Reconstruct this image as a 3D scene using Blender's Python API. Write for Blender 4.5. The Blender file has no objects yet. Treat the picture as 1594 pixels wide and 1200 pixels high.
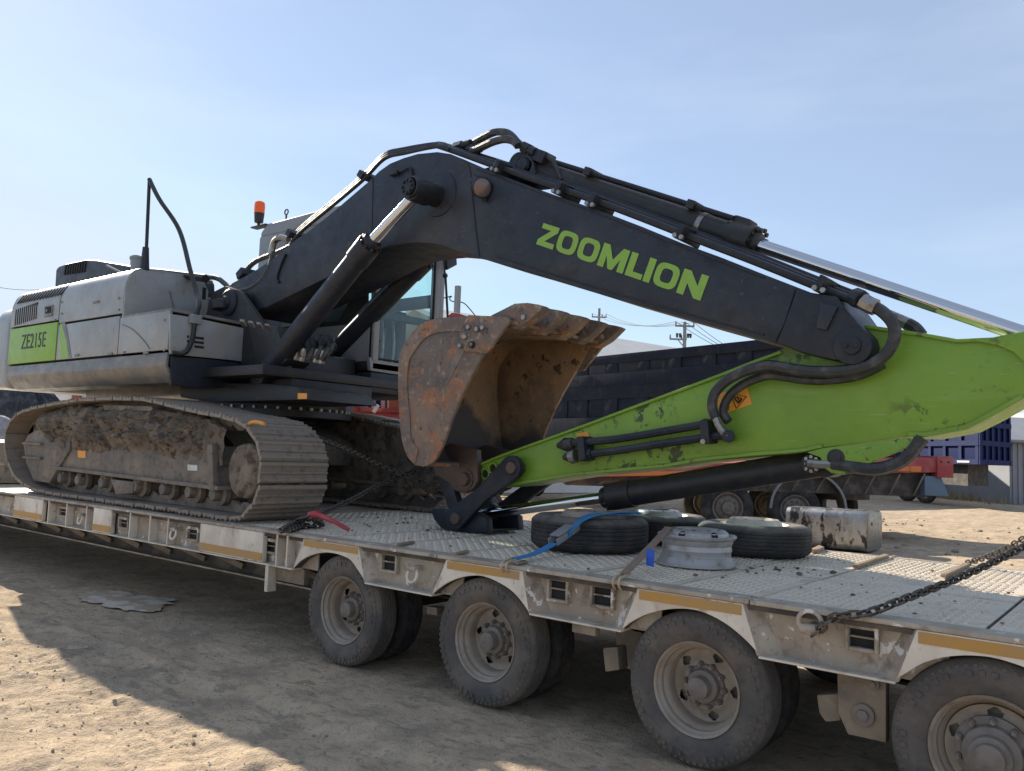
import bpy, bmesh, math, random
from mathutils import Vector as V, Matrix, noise as NZ
random.seed(7)
rad = math.radians
# ------------------------------------------------------------------ camera
SC = bpy.context.scene
COL = SC.collection
FPX = 1286.757
R = ((0.78228769, 0.62186737, 0.03615172), (-0.02225432, 0.08589997, -0.99605519), (-0.62251966, 0.77839718, 0.08103772))
CAM = V((0, -4.0, 1.568))
cd = bpy.data.cameras.new("camera"); co = bpy.data.objects.new("camera", cd); COL.objects.link(co)
cd.sensor_width = 36.0; cd.lens = FPX / 1594 * 36.0; cd.clip_start = 0.05; cd.clip_end = 3000
rt, up, bk = V(R[0]), -V(R[1]), -V(R[2])
co.matrix_world = Matrix(((rt.x, up.x, bk.x, CAM.x), (rt.y, up.y, bk.y, CAM.y), (rt.z, up.z, bk.z, CAM.z), (0, 0, 0, 1)))
SC.camera = co
# ------------------------------------------------------------------ sky, sun, exposure
SUN = V((-1.75, 0.468, 1.0)).normalized()          # towards the sun
elev = math.asin(SUN.z); azim = math.atan2(SUN.x, SUN.y)
wld = bpy.data.worlds.new("World"); SC.world = wld; wld.use_nodes = True
wn = wld.node_tree; wn.nodes.clear()
out = wn.nodes.new("ShaderNodeOutputWorld"); bgn = wn.nodes.new("ShaderNodeBackground")
sky = wn.nodes.new("ShaderNodeTexSky"); sky.sky_type = 'NISHITA'; sky.sun_disc = False
sky.sun_elevation = elev; sky.sun_rotation = azim % (2 * math.pi)
sky.air_density = 1.0; sky.dust_density = 0.12; sky.ozone_density = 2.0; sky.altitude = 100
tc = wn.nodes.new("ShaderNodeTexCoord")
mp = wn.nodes.new("ShaderNodeMapping"); mp.inputs["Scale"].default_value = (1.0, 1.0, 4.5)
nz = wn.nodes.new("ShaderNodeTexNoise"); nz.inputs["Scale"].default_value = 1.7; nz.inputs["Detail"].default_value = 7; nz.inputs["Roughness"].default_value = 0.55
mp.inputs["Location"].default_value = (0.4, 2.2, 0.9)
rp = wn.nodes.new("ShaderNodeValToRGB"); rp.color_ramp.elements[0].position = 0.46; rp.color_ramp.elements[1].position = 0.78
mx = wn.nodes.new("ShaderNodeMixRGB"); mx.inputs[2].default_value = (5.0, 5.6, 6.5, 1)
mm = wn.nodes.new("ShaderNodeMath"); mm.operation = 'MULTIPLY'; mm.inputs[1].default_value = 0.32
wn.links.new(tc.outputs["Generated"], mp.inputs[0]); wn.links.new(mp.outputs[0], nz.inputs[0])
wn.links.new(nz.outputs[0], rp.inputs[0]); wn.links.new(rp.outputs[0], mm.inputs[0]); wn.links.new(mm.outputs[0], mx.inputs[0])
dk = wn.nodes.new("ShaderNodeMixRGB"); dk.blend_type = 'DARKEN'; dk.inputs[0].default_value = 1.0; dk.inputs[2].default_value = (5.2, 6.0, 7.0, 1)
hzm = wn.nodes.new("ShaderNodeMixRGB"); hzm.inputs[0].default_value = 0.50; hzm.inputs[2].default_value = (3.05, 3.5, 4.4, 1)
wn.links.new(sky.outputs[0], dk.inputs[1]); wn.links.new(dk.outputs[0], hzm.inputs[1]); wn.links.new(hzm.outputs[0], mx.inputs[1]); wn.links.new(mx.outputs[0], bgn.inputs[0]); wn.links.new(bgn.outputs[0], out.inputs[0])
bgn.inputs[1].default_value = 0.068
sl = bpy.data.lights.new("sun", 'SUN'); sl.energy = 3.5; sl.angle = rad(0.5); sl.color = (1.0, 0.90, 0.76)
so = bpy.data.objects.new("sun", sl); COL.objects.link(so); so.rotation_euler = SUN.to_track_quat('Z', 'Y').to_euler(); so.location = (-20, 6, 20)
vs = SC.view_settings; vs.view_transform = 'Standard'; vs.look = 'None'; vs.exposure = 1.42; vs.gamma = 1.0; vs.use_curve_mapping = False

# ------------------------------------------------------------------ helpers
def ray(p):
    d = V((p[0] - 797, p[1] - 600, FPX))
    return V(tuple(R[0][i] * d.x + R[1][i] * d.y + R[2][i] * d.z for i in range(3)))
def _on(p, ax, val):
    d = ray(p); return CAM + d * ((val - CAM[ax]) / d[ax])
def wx(p, x): return _on(p, 0, x)
def wy(p, y): return _on(p, 1, y)
def wz(p, z): return _on(p, 2, z)
def wd(p, dist): return CAM + ray(p) * (dist / FPX)          # a point at a given depth
def PY(y, pts): return [wy(p, y) for p in pts]
def cat(pts, n=6, closed=False):                              # Catmull-Rom through points
    pts = [V(p) for p in pts]; o = []; m = len(pts)
    rng = range(m if closed else m - 1)
    for i in rng:
        if closed: a, b, c, d = pts[(i - 1) % m], pts[i], pts[(i + 1) % m], pts[(i + 2) % m]
        else: a, b, c, d = pts[max(i - 1, 0)], pts[i], pts[i + 1], pts[min(i + 2, m - 1)]
        for k in range(n):
            t = k / n
            o.append(0.5 * ((2 * b) + (c - a) * t + (2 * a - 5 * b + 4 * c - d) * t * t + (3 * b - a - 3 * c + d) * t ** 3))
    if not closed: o.append(pts[-1])
    return o
def frame(d):
    d = d.normalized(); u = d.orthogonal().normalized()
    if abs(d.z) < 0.95: u = V((0, 0, 1)).cross(d).normalized()
    return u, d.cross(u).normalized()

class MB:
    def __init__(s): s.bm = bmesh.new()
    def poly(s, pts, d):                                      # prism: outline + extrusion vector
        d = V(d); a = [s.bm.verts.new(p) for p in pts]; b = [s.bm.verts.new(V(p) + d) for p in pts]; n = len(a)
        s.bm.faces.new(a); s.bm.faces.new(b[::-1])
        for i in range(n): s.bm.faces.new((a[i], b[i], b[(i + 1) % n], a[(i + 1) % n]))
        return s
    def ybar(s, pts, y0, y1): return s.poly([V((p[0], y0, p[2])) for p in pts], (0, y1 - y0, 0))
    def box(s, lo, hi):
        x0, y0, z0 = lo; x1, y1, z1 = hi
        return s.poly([(x0, y0, z0), (x1, y0, z0), (x1, y0, z1), (x0, y0, z1)], (0, y1 - y0, 0))
    def obox(s, c, a, b, d):                                  # centre and three half vectors
        c, a, b, d = V(c), V(a), V(b), V(d)
        return s.poly([c - a - b - d, c + a - b - d, c + a + b - d, c - a + b - d], d * 2)
    def bar(s, p, q, w, h, upv=(0, 0, 1)):
        p, q = V(p), V(q); d = (q - p) / 2; u = d.cross(V(upv)).normalized(); v = u.cross(d).normalized()
        return s.obox((p + q) / 2, d, u * w / 2, v * h / 2)
    def tube(s, pts, r, n=8, closed=False):
        pts = [V(p) for p in pts]; m = len(pts); rings = []
        u = None
        for i in range(m):
            if closed: d = pts[(i + 1) % m] - pts[i - 1]
            else: d = pts[min(i + 1, m - 1)] - pts[max(i - 1, 0)]
            d.normalize()
            if u is None: u, v = frame(d)
            u = (u - d * u.dot(d)).normalized(); v = d.cross(u)
            rr = r[i] if isinstance(r, (list, tuple)) else r
            rings.append([s.bm.verts.new(pts[i] + (u * math.cos(t) + v * math.sin(t)) * rr) for t in [2 * math.pi * k / n for k in range(n)]])
        for i in range(m if closed else m - 1):
            A, B = rings[i], rings[(i + 1) % m]
            for k in range(n): s.bm.faces.new((A[k], A[(k + 1) % n], B[(k + 1) % n], B[k]))
        if not closed: s.bm.faces.new(rings[0][::-1]); s.bm.faces.new(rings[-1])
        return s
    def cyl(s, a, b, r, r2=None, n=20): return s.tube([a, b], [r, r if r2 is None else r2], n)
    def lathe(s, prof, o, ax, n=32, closed=False):            # profile of (radius, distance along the axis)
        o, ax = V(o), V(ax).normalized(); u, v = frame(ax); rows = []
        for r, t in prof:
            if r < 1e-5: rows.append([s.bm.verts.new(o + ax * t)])
            else: rows.append([s.bm.verts.new(o + ax * t + (u * math.cos(a) + v * math.sin(a)) * r) for a in [2 * math.pi * k / n for k in range(n)]])
        m = len(rows)
        for i in range(m if closed else m - 1):
            A, B = rows[i], rows[(i + 1) % m]
            for k in range(n):
                k2 = (k + 1) % n
                if len(A) == 1 and len(B) == 1: continue
                if len(A) == 1: s.bm.faces.new((A[0], B[k2], B[k]))
                elif len(B) == 1: s.bm.faces.new((A[k], A[k2], B[0]))
                else: s.bm.faces.new((A[k], A[k2], B[k2], B[k]))
        return s
    def blob(s, c, rx, ry, rz, jit=0.25, seed=0, sub=1):
        r = bmesh.ops.create_icosphere(s.bm, subdivisions=sub, radius=1.0)
        for v in r['verts']:
            k = 1 + jit * NZ.noise(v.co * 1.3 + V((seed * 3.1, seed * 1.7, seed)))
            v.co = V((v.co.x * rx * k, v.co.y * ry * k, v.co.z * rz * k)) + V(c)
        return s
    def sheet(s, rows):                                       # grid of points
        g = [[s.bm.verts.new(p) for p in r] for r in rows]
        for i in range(len(g) - 1):
            for j in range(len(g[0]) - 1): s.bm.faces.new((g[i][j], g[i][j + 1], g[i + 1][j + 1], g[i + 1][j]))
        return s
    def mesh(s, name, mat, bevel=0.0, ang=32, seg=2, off=None, norm=True):
        bm = s.bm
        if off is not None:
            for v in bm.verts: v.co -= off
        if norm: bmesh.ops.recalc_face_normals(bm, faces=bm.faces)
        if bevel:
            ed = [e for e in bm.edges if len(e.link_faces) == 2 and e.calc_face_angle(0) > rad(28)]
            bmesh.ops.bevel(bm, geom=ed, offset=bevel, segments=seg, profile=0.6, affect='EDGES', clamp_overlap=True)
        bmesh.ops.triangulate(bm, faces=[f for f in bm.faces if len(f.verts) > 4])
        me = bpy.data.meshes.new(name); bm.to_mesh(me); bm.free()
        me.materials.append(mat)
        me.polygons.foreach_set("use_smooth", [True] * len(me.polygons)); me.set_sharp_from_angle(angle=rad(ang))
        return me
    def build(s, name, mat, parent=None, bevel=0.0, ang=32, seg=2, norm=True):
        off = V(ROOT[parent.name]) if parent else None
        if parent is None:
            xs = [v.co for v in s.bm.verts]
            off = V(((min(v.x for v in xs) + max(v.x for v in xs)) / 2, (min(v.y for v in xs) + max(v.y for v in xs)) / 2, min(v.z for v in xs)))
        o = bpy.data.objects.new(name, s.mesh(name, mat, bevel, ang, seg, off, norm)); COL.objects.link(o)
        if parent: o.parent = parent; ROOT[o.name] = ROOT[parent.name]
        else: o.location = off; ROOT[o.name] = tuple(off)
        return o
ROOT = {}
def thing(name, label, cat_, loc, group=None):
    o = bpy.data.objects.new(name, None); COL.objects.link(o); o.location = loc; o.empty_display_size = 0.2
    ROOT[o.name] = tuple(loc); return tag(o, label, cat_, group)
def tag(o, label, cat_, group=None):
    o["label"] = label; o["category"] = cat_
    if group: o["group"] = group
    return o
def inst(me, name, parent, mw):                               # a part sharing mesh data, placed by a world matrix
    o = bpy.data.objects.new(name, me); COL.objects.link(o); o.parent = parent
    o.matrix_basis = Matrix.Translation(-V(ROOT[parent.name])) @ mw
    ROOT[o.name] = tuple(mw.to_translation()); return o
def basis(x, y, z, o):
    return Matrix(((x.x, y.x, z.x, o.x), (x.y, y.y, z.y, o.y), (x.z, y.z, z.z, o.z), (0, 0, 0, 1)))
def copy_thing(o, loc, rotz=0.0, label=None):                 # a thing with copies of its parts and sub-parts
    c = o.copy(); COL.objects.link(c); c.location = loc; c.rotation_euler = (0, 0, rotz)
    if label: c["label"] = label
    def rec(a, b):
        for ch in list(a.children):
            d = ch.copy(); COL.objects.link(d); d.parent = b; rec(ch, d)
    rec(o, c); return c

def mat(name, col, rough=0.5, metal=0.0, layers=(), bump=(), spec=0.5, rvar=0.0, coat=0.0, dust=None):
    """layers: (colour, scale, lo, hi, amount, stretch) noise-masked over the base; bump: (scale, strength[, detail])"""
    m = bpy.data.materials.new(name); m.use_nodes = True; nt = m.node_tree; N, L = nt.nodes, nt.links
    p = N["Principled BSDF"]; p.inputs["Roughness"].default_value = rough; p.inputs["Metallic"].default_value = metal
    p.inputs["Specular IOR Level"].default_value = spec; p.inputs["Coat Weight"].default_value = coat
    p.inputs["Base Color"].default_value = (*col, 1)
    geo = N.new("ShaderNodeNewGeometry"); oi = N.new("ShaderNodeObjectInfo")
    ad = N.new("ShaderNodeVectorMath"); ad.operation = 'ADD'
    cx = N.new("ShaderNodeCombineXYZ"); mu = N.new("ShaderNodeMath"); mu.operation = 'MULTIPLY'; mu.inputs[1].default_value = 1.7
    L.new(oi.outputs["Random"], mu.inputs[0]); L.new(mu.outputs[0], cx.inputs[0]); L.new(geo.outputs["Position"], ad.inputs[0]); L.new(cx.outputs[0], ad.inputs[1])
    pos = ad.outputs[0]; cur = None
    def nzn(scale, detail=6, stretch=None, ro=0.6):
        n = N.new("ShaderNodeTexNoise"); n.inputs["Scale"].default_value = scale; n.inputs["Detail"].default_value = detail; n.inputs["Roughness"].default_value = ro
        src = pos
        if stretch:
            q = N.new("ShaderNodeVectorMath"); q.operation = 'MULTIPLY'; q.inputs[1].default_value = stretch; L.new(pos, q.inputs[0]); src = q.outputs[0]
        L.new(src, n.inputs["Vector"]); return n.outputs["Fac"]
    rsum = None
    for ly in layers:
        c2, sc, lo, hi, am = ly[:5]; st = ly[5] if len(ly) > 5 else None
        clu = ly[6] if len(ly) > 6 else None
        mr = N.new("ShaderNodeMapRange"); mr.inputs[1].default_value = lo; mr.inputs[2].default_value = hi; mr.inputs[4].default_value = am
        L.new(nzn(sc, 8, st), mr.inputs[0])
        mxn = N.new("ShaderNodeMixRGB"); mxn.inputs[1].default_value = (*col, 1); mxn.inputs[2].default_value = (*c2, 1)
        fo = mr.outputs[0]
        if clu:
            m2 = N.new("ShaderNodeMapRange"); m2.inputs[1].default_value = .47; m2.inputs[2].default_value = .60; L.new(nzn(clu, 2), m2.inputs[0])
            m3 = N.new("ShaderNodeMath"); m3.operation = 'MULTIPLY'; L.new(fo, m3.inputs[0]); L.new(m2.outputs[0], m3.inputs[1]); fo = m3.outputs[0]
        L.new(fo, mxn.inputs[0])
        if cur: L.new(cur, mxn.inputs[1])
        cur = mxn.outputs[0]; rsum = mr.outputs[0]
    if dust:                                                  # settled dust on surfaces that face up
        sx = N.new("ShaderNodeSeparateXYZ"); L.new(geo.outputs["Normal"], sx.inputs[0])
        mr = N.new("ShaderNodeMapRange"); mr.inputs[1].default_value = 0.25; mr.inputs[2].default_value = 0.95; mr.inputs[4].default_value = dust[1]
        L.new(sx.outputs[2], mr.inputs[0])
        ml = N.new("ShaderNodeMath"); ml.operation = 'MULTIPLY'; L.new(mr.outputs[0], ml.inputs[0]); L.new(nzn(14, 5), ml.inputs[1])
        mxn = N.new("ShaderNodeMixRGB"); mxn.inputs[1].default_value = (*col, 1); mxn.inputs[2].default_value = (*dust[0], 1); L.new(ml.outputs[0], mxn.inputs[0])
        if cur: L.new(cur, mxn.inputs[1])
        cur = mxn.outputs[0]
    if cur: L.new(cur, p.inputs["Base Color"])
    if rvar:
        mr = N.new("ShaderNodeMapRange"); mr.inputs[1].default_value = 0.3; mr.inputs[2].default_value = 0.7
        mr.inputs[3].default_value = max(0.03, rough - rvar); mr.inputs[4].default_value = min(1, rough + rvar)
        L.new(nzn(9, 6), mr.inputs[0]); L.new(mr.outputs[0], p.inputs["Roughness"])
    prev = None
    for b in bump:
        bn = N.new("ShaderNodeBump"); bn.inputs["Strength"].default_value = b[1]; bn.inputs["Distance"].default_value = 0.02
        L.new(nzn(b[0], b[2] if len(b) > 2 else 5, b[3] if len(b) > 3 else None), bn.inputs["Height"])
        if prev: L.new(prev, bn.inputs["Normal"])
        prev = bn.outputs[0]
    if prev: L.new(prev, p.inputs["Normal"])
    return m
def glass(name, tint, fac=0.05):
    m = bpy.data.materials.new(name); m.use_nodes = True; nt = m.node_tree; N, L = nt.nodes, nt.links
    N.remove(N["Principled BSDF"]); t = N.new("ShaderNodeBsdfTransparent"); t.inputs[0].default_value = (*tint, 1)
    g = N.new("ShaderNodeBsdfGlossy"); g.inputs[1].default_value = 0.03; fr = N.new("ShaderNodeLayerWeight"); fr.inputs[0].default_value = 0.25
    pw = N.new("ShaderNodeMath"); pw.operation = 'POWER'; pw.inputs[1].default_value = 4; L.new(fr.outputs[1], pw.inputs[0])
    ad = N.new("ShaderNodeMath"); ad.operation = 'ADD'; ad.inputs[1].default_value = fac; L.new(pw.outputs[0], ad.inputs[0])
    mxs = N.new("ShaderNodeMixShader"); L.new(ad.outputs[0], mxs.inputs[0]); L.new(t.outputs[0], mxs.inputs[1]); L.new(g.outputs[0], mxs.inputs[2])
    L.new(mxs.outputs[0], N["Material Output"].inputs[0]); return m

DUST = (0.33, 0.27, 0.20)
M = {}
M['slate'] = mat('slate_paint', (0.013, 0.019, 0.032), 0.45, spec=.4, layers=[((0.030, 0.036, 0.046), 1.8, .44, .66, .8), ((0.006, 0.008, 0.013), 5, .55, .68, .7), (DUST, 1.1, .52, .75, .10), ((0.075, 0.08, 0.085), 40, .65, .69, .6, (.15, 1, 1.4)), (DUST, 26, .63, .76, .2)], bump=[(40, .04)], rvar=.1, dust=(DUST, .18))
M['slate2'] = mat('slate_paint_worn', (0.015, 0.019, 0.029), 0.5, spec=.4, layers=[((0.04, 0.042, 0.046), 8, .5, .75, .6), (DUST, 30, .64, .8, .2)], bump=[(60, .08)], rvar=.15, dust=(DUST, .2))
M['black'] = mat('black_steel', (0.014, 0.015, 0.018), 0.5, layers=[((0.06, 0.055, 0.05), 12, .5, .8, .5)], bump=[(50, .08)], dust=(DUST, .4))
M['hose'] = mat('hose_rubber', (0.030, 0.031, 0.034), 0.45, layers=[((0.12, 0.115, 0.105), 14, .48, .7, .7)], bump=[(150, .3)])
M['green'] = mat('lime_paint', (0.185, 0.335, 0.028), 0.42, layers=[((0.13, 0.245, 0.025), 1.6, .42, .66, .7), ((0.23, 0.37, 0.07), 9, .56, .7, .5, (.3, 1, 1.6)), ((0.30, 0.36, 0.14), 40, .64, .68, .6, (.12, 1, 1.5)), ((0.25, 0.20, 0.05), 1.6, .6, .8, .35), ((0.10, 0.11, 0.03), 3.0, .52, .68, .75, None, 1.1), ((0.025, 0.035, 0.012), 7, .58, .60, .93, None, 1.1), ((0.025, 0.035, 0.012), 24, .60, .63, .85, None, 1.1)], bump=[(30, .05)], rvar=.1, dust=(DUST, .4))
M['greenp'] = mat('lime_decal', (0.23, 0.42, 0.055), 0.45, layers=[((0.2, 0.3, 0.08), 9, .5, .8, .4)], rvar=.08)
M['hood'] = mat('grey_hood_paint', (0.30, 0.32, 0.33), 0.36, layers=[((0.21, 0.22, 0.225), 2.4, .42, .64, .7), (DUST, 5, .5, .7, .5, (1, 1, .35)), ((0.16, 0.155, 0.15), 14, .6, .72, .5, (1, 1, .25)), ((0.10, 0.10, 0.10), 40, .66, .72, .6)], bump=[(50, .03)], rvar=.1, dust=(DUST, .3))
M['hood2'] = mat('grey_skirt_paint', (0.125, 0.132, 0.138), 0.42, layers=[(DUST, 4, .42, .7, .55, (1, 1, 2)), ((0.07, 0.07, 0.07), 20, .6, .75, .6)], bump=[(40, .06)], rvar=.12)
M['cabg'] = mat('grey_cab_paint', (0.25, 0.255, 0.265), 0.4, layers=[((0.19, 0.19, 0.20), 4, .4, .7, .6), (DUST, 12, .6, .8, .3)], rvar=.1)
M['gap'] = mat('dark_recess', (0.012, 0.012, 0.013), 0.8)
M['chrome'] = mat('chrome_rod', (0.62, 0.63, 0.65), 0.08, 1.0, layers=[((0.45, 0.43, 0.40), 14, .58, .8, .3)], rvar=.03)
M['steel'] = mat('worn_steel', (0.32, 0.31, 0.29), 0.4, 0.8, layers=[((0.12, 0.08, 0.05), 18, .5, .7, .7)], bump=[(60, .1)], rvar=.15)
M['pin'] = mat('rusty_pin', (0.10, 0.075, 0.065), 0.5, 0.4, layers=[((0.18, 0.09, 0.05), 30, .5, .7, .6)], bump=[(60, .15)])
M['rust'] = mat('rusty_bucket_steel', (0.235, 0.165, 0.12), 0.66, 0.05, layers=[((0.105, 0.09, 0.085), 1.6, .44, .58, .9), ((0.17, 0.135, 0.115), 3.4, .44, .58, .8), ((0.34, 0.145, 0.06), 4.3, .53, .63, .85), ((0.055, 0.04, 0.04), 9, .62, .72, .85), ((0.44, 0.34, 0.24), 13, .56, .68, .7), ((0.05, 0.04, 0.038), 19, .60, .68, .8), ((0.30, 0.27, 0.25), 34, .62, .7, .6)], bump=[(22, .5), (80, .3)], rvar=.2)
M['rust2'] = mat('rusty_bucket_inside', (0.27, 0.175, 0.105), 0.75, layers=[((0.15, 0.11, 0.085), 2.2, .44, .58, .9), ((0.36, 0.20, 0.10), 5, .52, .66, .7), ((0.40, 0.31, 0.22), 17, .58, .7, .5, (1, 1, .4)), ((0.04, 0.025, 0.025), 8, .60, .66, .9)], bump=[(22, .35), (80, .15)])
def ragged(m, z0, z1, col):                                      # mixes a second colour in below a noisy height line
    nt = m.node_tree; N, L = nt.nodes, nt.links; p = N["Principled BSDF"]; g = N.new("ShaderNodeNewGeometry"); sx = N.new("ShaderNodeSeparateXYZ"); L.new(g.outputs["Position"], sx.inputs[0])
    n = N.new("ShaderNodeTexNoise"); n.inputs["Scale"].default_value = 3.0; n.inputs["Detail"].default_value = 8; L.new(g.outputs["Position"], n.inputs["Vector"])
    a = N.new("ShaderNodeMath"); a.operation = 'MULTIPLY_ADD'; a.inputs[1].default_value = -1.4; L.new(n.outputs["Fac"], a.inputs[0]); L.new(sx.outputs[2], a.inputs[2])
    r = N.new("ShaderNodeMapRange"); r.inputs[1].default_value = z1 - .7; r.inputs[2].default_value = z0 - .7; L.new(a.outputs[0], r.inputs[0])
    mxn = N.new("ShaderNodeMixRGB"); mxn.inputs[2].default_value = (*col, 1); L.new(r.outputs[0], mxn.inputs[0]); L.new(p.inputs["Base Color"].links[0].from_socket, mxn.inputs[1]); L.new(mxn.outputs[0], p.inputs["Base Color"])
ragged(M['rust2'], 1.70, 1.95, (0.065, 0.058, 0.055))  # bucket inside turns darker grey towards the bottom
M['shoe'] = mat('track_shoe_steel', (0.24, 0.205, 0.17), 0.66, 0.1, layers=[((0.24, 0.20, 0.155), 5, .45, .7, .7), ((0.10, 0.055, 0.035), 14, .52, .7, .6)], bump=[(40, .25)], rvar=.15, dust=(DUST, .5))
M['mud'] = mat('dried_mud', (0.175, 0.145, 0.118), 0.95, layers=[((0.27, 0.225, 0.175), 4, .46, .62, .85), ((0.10, 0.10, 0.075), 3, .52, .66, .7), ((0.05, 0.042, 0.035), 10, .5, .62, .8)], bump=[(14, 1.0), (50, .6)], spec=.15)
M['frame'] = mat('muddy_frame_paint', (0.115, 0.105, 0.098), 0.7, layers=[((0.215, 0.18, 0.142), 2.6, .42, .60, .95), ((0.05, 0.05, 0.052), 12, .54, .68, .7), ((0.26, 0.22, 0.17), 30, .56, .7, .6)], bump=[(30, .25)], dust=(DUST, .7))
M['cream'] = mat('cream_trailer_paint', (0.70, 0.645, 0.55), 0.5, layers=[((0.48, 0.41, 0.33), 3.2, .42, .64, .75, (1, 1, .6)), ((0.26, 0.20, 0.15), 8, .56, .70, .75, (1, 1, .5)), ((0.22, 0.12, 0.06), 22, .62, .72, .75), ((0.7, .68, .64), 30, .66, .7, .7)], bump=[(30, .1)], rvar=.12, dust=(DUST, .6))
M['cream2'] = mat('soiled_trailer_paint', (0.42, 0.37, 0.30), 0.6, layers=[((0.28, 0.225, 0.175), 3, .40, .58, .8, (1, 1, .6)), ((0.14, 0.105, 0.08), 9, .54, .66, .75), ((0.70, .67, .62), 10, .60, .63, .9), ((0.20, 0.10, 0.05), 26, .6, .72, .7)], bump=[(30, .14)], dust=(DUST, .6))
M['orange'] = mat('orange_reflective_tape', (0.46, 0.25, 0.055), 0.5, layers=[((0.36, 0.24, 0.125), 4, .4, .62, .85), ((0.3, 0.2, 0.12), 30, .58, .7, .5)])
M['deck'] = mat('checker_plate_steel', (0.68, 0.575, 0.45), 0.55, 0.0, layers=[((0.56, 0.47, 0.36), 2.2, .42, .66, .75), ((0.22, 0.20, 0.185), 6, .54, .74, .7), ((0.24, 0.15, 0.09), 18, .62, .74, .5)], bump=[(60, .12)], rvar=.14, dust=(DUST, .35))
M['tread'] = mat('checker_bar_steel', (0.66, 0.58, 0.47), 0.5, 0.0, layers=[((0.60, 0.51, 0.40), 2.2, .42, .66, .6), ((0.28, 0.26, 0.24), 6, .54, .74, .6)], rvar=.1)
M['under'] = mat('dirty_chassis', (0.05, 0.047, 0.044), 0.8, layers=[((0.16, 0.13, 0.10), 5, .45, .7, .8)], bump=[(30, .2)])
M['hanger'] = mat('dusty_bracket', (0.26, 0.21, 0.15), 0.8, layers=[((0.13, 0.11, 0.09), 5, .42, .66, .8), ((0.34, 0.29, 0.22), 14, .55, .75, .7)], bump=[(40, .2)])
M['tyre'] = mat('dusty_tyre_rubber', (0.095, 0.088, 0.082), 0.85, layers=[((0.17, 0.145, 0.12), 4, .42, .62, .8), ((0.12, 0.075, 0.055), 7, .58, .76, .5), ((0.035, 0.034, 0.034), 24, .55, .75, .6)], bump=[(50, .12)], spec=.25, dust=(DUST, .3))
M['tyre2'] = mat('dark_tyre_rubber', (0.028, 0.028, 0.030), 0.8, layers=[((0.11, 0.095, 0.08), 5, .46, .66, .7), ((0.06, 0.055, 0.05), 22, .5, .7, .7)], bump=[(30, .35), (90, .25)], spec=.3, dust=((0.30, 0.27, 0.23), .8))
M['rim'] = mat('dusty_wheel_paint', (0.34, 0.295, 0.24), 0.6, 0.1, layers=[((0.23, 0.175, 0.13), 6, .42, .66, .8), ((0.17, 0.09, 0.05), 16, .58, .74, .7), ((0.42, .38, .33), 26, .62, .74, .6)], bump=[(40, .12)], dust=(DUST, .5))
M['rim2'] = mat('bare_grey_wheel', (0.40, 0.39, 0.385), 0.42, 0.35, layers=[((0.22, 0.19, 0.165), 8, .48, .7, .75), ((0.24, 0.12, 0.06), 16, .6, .72, .75)], bump=[(40, .1)], rvar=.12, dust=(DUST, .4))
M['hub'] = mat('dusty_hub', (0.20, 0.175, 0.15), 0.75, layers=[((0.11, 0.09, 0.075), 12, .45, .7, .8)], bump=[(50, .15)])
M['alu'] = mat('stained_aluminium', (0.42, 0.42, 0.41), 0.42, 0.75, layers=[((0.26, 0.23, 0.19), 2.6, .46, .56, .6, (1.6, 1, .9)), ((0.03, 0.03, 0.032), 3.2, .52, .57, .95, (1.6, 1, .8)), ((0.60, 0.58, 0.55), 9, .6, .66, .6)], bump=[(20, .12)], rvar=.15)
M['wood'] = mat('weathered_batten', (0.27, 0.20, 0.135), 0.8, layers=[((0.14, 0.10, 0.07), 14, .45, .7, .7, (1, .2, 1))], bump=[(60, .2)])
M['chain'] = mat('chain_steel', (0.12, 0.11, 0.10), 0.42, 0.8, layers=[((0.12, 0.07, 0.04), 20, .5, .7, .7)], rvar=.12)
M['redp'] = mat('faded_red_paint', (0.36, 0.035, 0.04), 0.5, layers=[((0.26, 0.10, 0.10), 8, .5, .75, .6)], rvar=.1)
M['redbg'] = mat('sunbleached_red', (0.32, 0.05, 0.05), 0.65, layers=[((0.40, 0.18, 0.17), 3, .45, .7, .7)])
M['orangebg'] = mat('orange_marker_tape', (0.62, 0.18, 0.04), 0.5)
M['brick'] = mat('brick_red_paint', (0.34, 0.085, 0.045), 0.7, layers=[((0.24, 0.08, 0.05), 4, .45, .7, .6)])
M['navy'] = mat('navy_dump_paint', (0.019, 0.024, 0.034), 0.85, spec=.1, layers=[((0.030, 0.035, 0.044), 2.0, .45, .65, .8), ((0.07, 0.065, 0.058), 6, .58, .72, .5, (1, 1, .3))], rvar=.1)
M['blue'] = mat('blue_box_paint', (0.008, 0.018, 0.085), 0.7, spec=.2, layers=[((0.012, 0.022, 0.07), 2, .45, .7, .7)], rvar=.1)
M['bluestrap'] = mat('blue_webbing', (0.025, 0.19, 0.42), 0.75, layers=[((0.06, 0.17, 0.28), 20, .5, .7, .6)], bump=[(200, .2)])
M['brownstrap'] = mat('brown_webbing', (0.24, 0.17, 0.13), 0.8, layers=[((0.14, 0.10, 0.08), 20, .5, .7, .6)], bump=[(200, .2)])
M['bluetag'] = mat('blue_tape', (0.015, 0.10, 0.5), 0.5)
M['wire'] = mat('tan_hook_wire', (0.45, 0.36, 0.24), 0.5, 0.3)
M['sticker'] = mat('orange_warning_label', (0.72, 0.30, 0.02), 0.45, layers=[((0.55, 0.27, 0.06), 12, .5, .7, .5)])
M['ink'] = mat('dark_print', (0.02, 0.012, 0.01), 0.5)
M['paper'] = mat('white_label', (0.6, 0.6, 0.58), 0.6, layers=[((0.35, 0.33, 0.3), 40, .5, .6, .6)])
M['beacon'] = mat('orange_lens', (0.95, 0.14, 0.01), 0.2)
M['beacon'].node_tree.nodes["Principled BSDF"].inputs["Subsurface Weight"].default_value = 0.4
M['lamp'] = mat('lamp_glass', (0.16, 0.12, 0.11), 0.25, 0.4)
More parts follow.
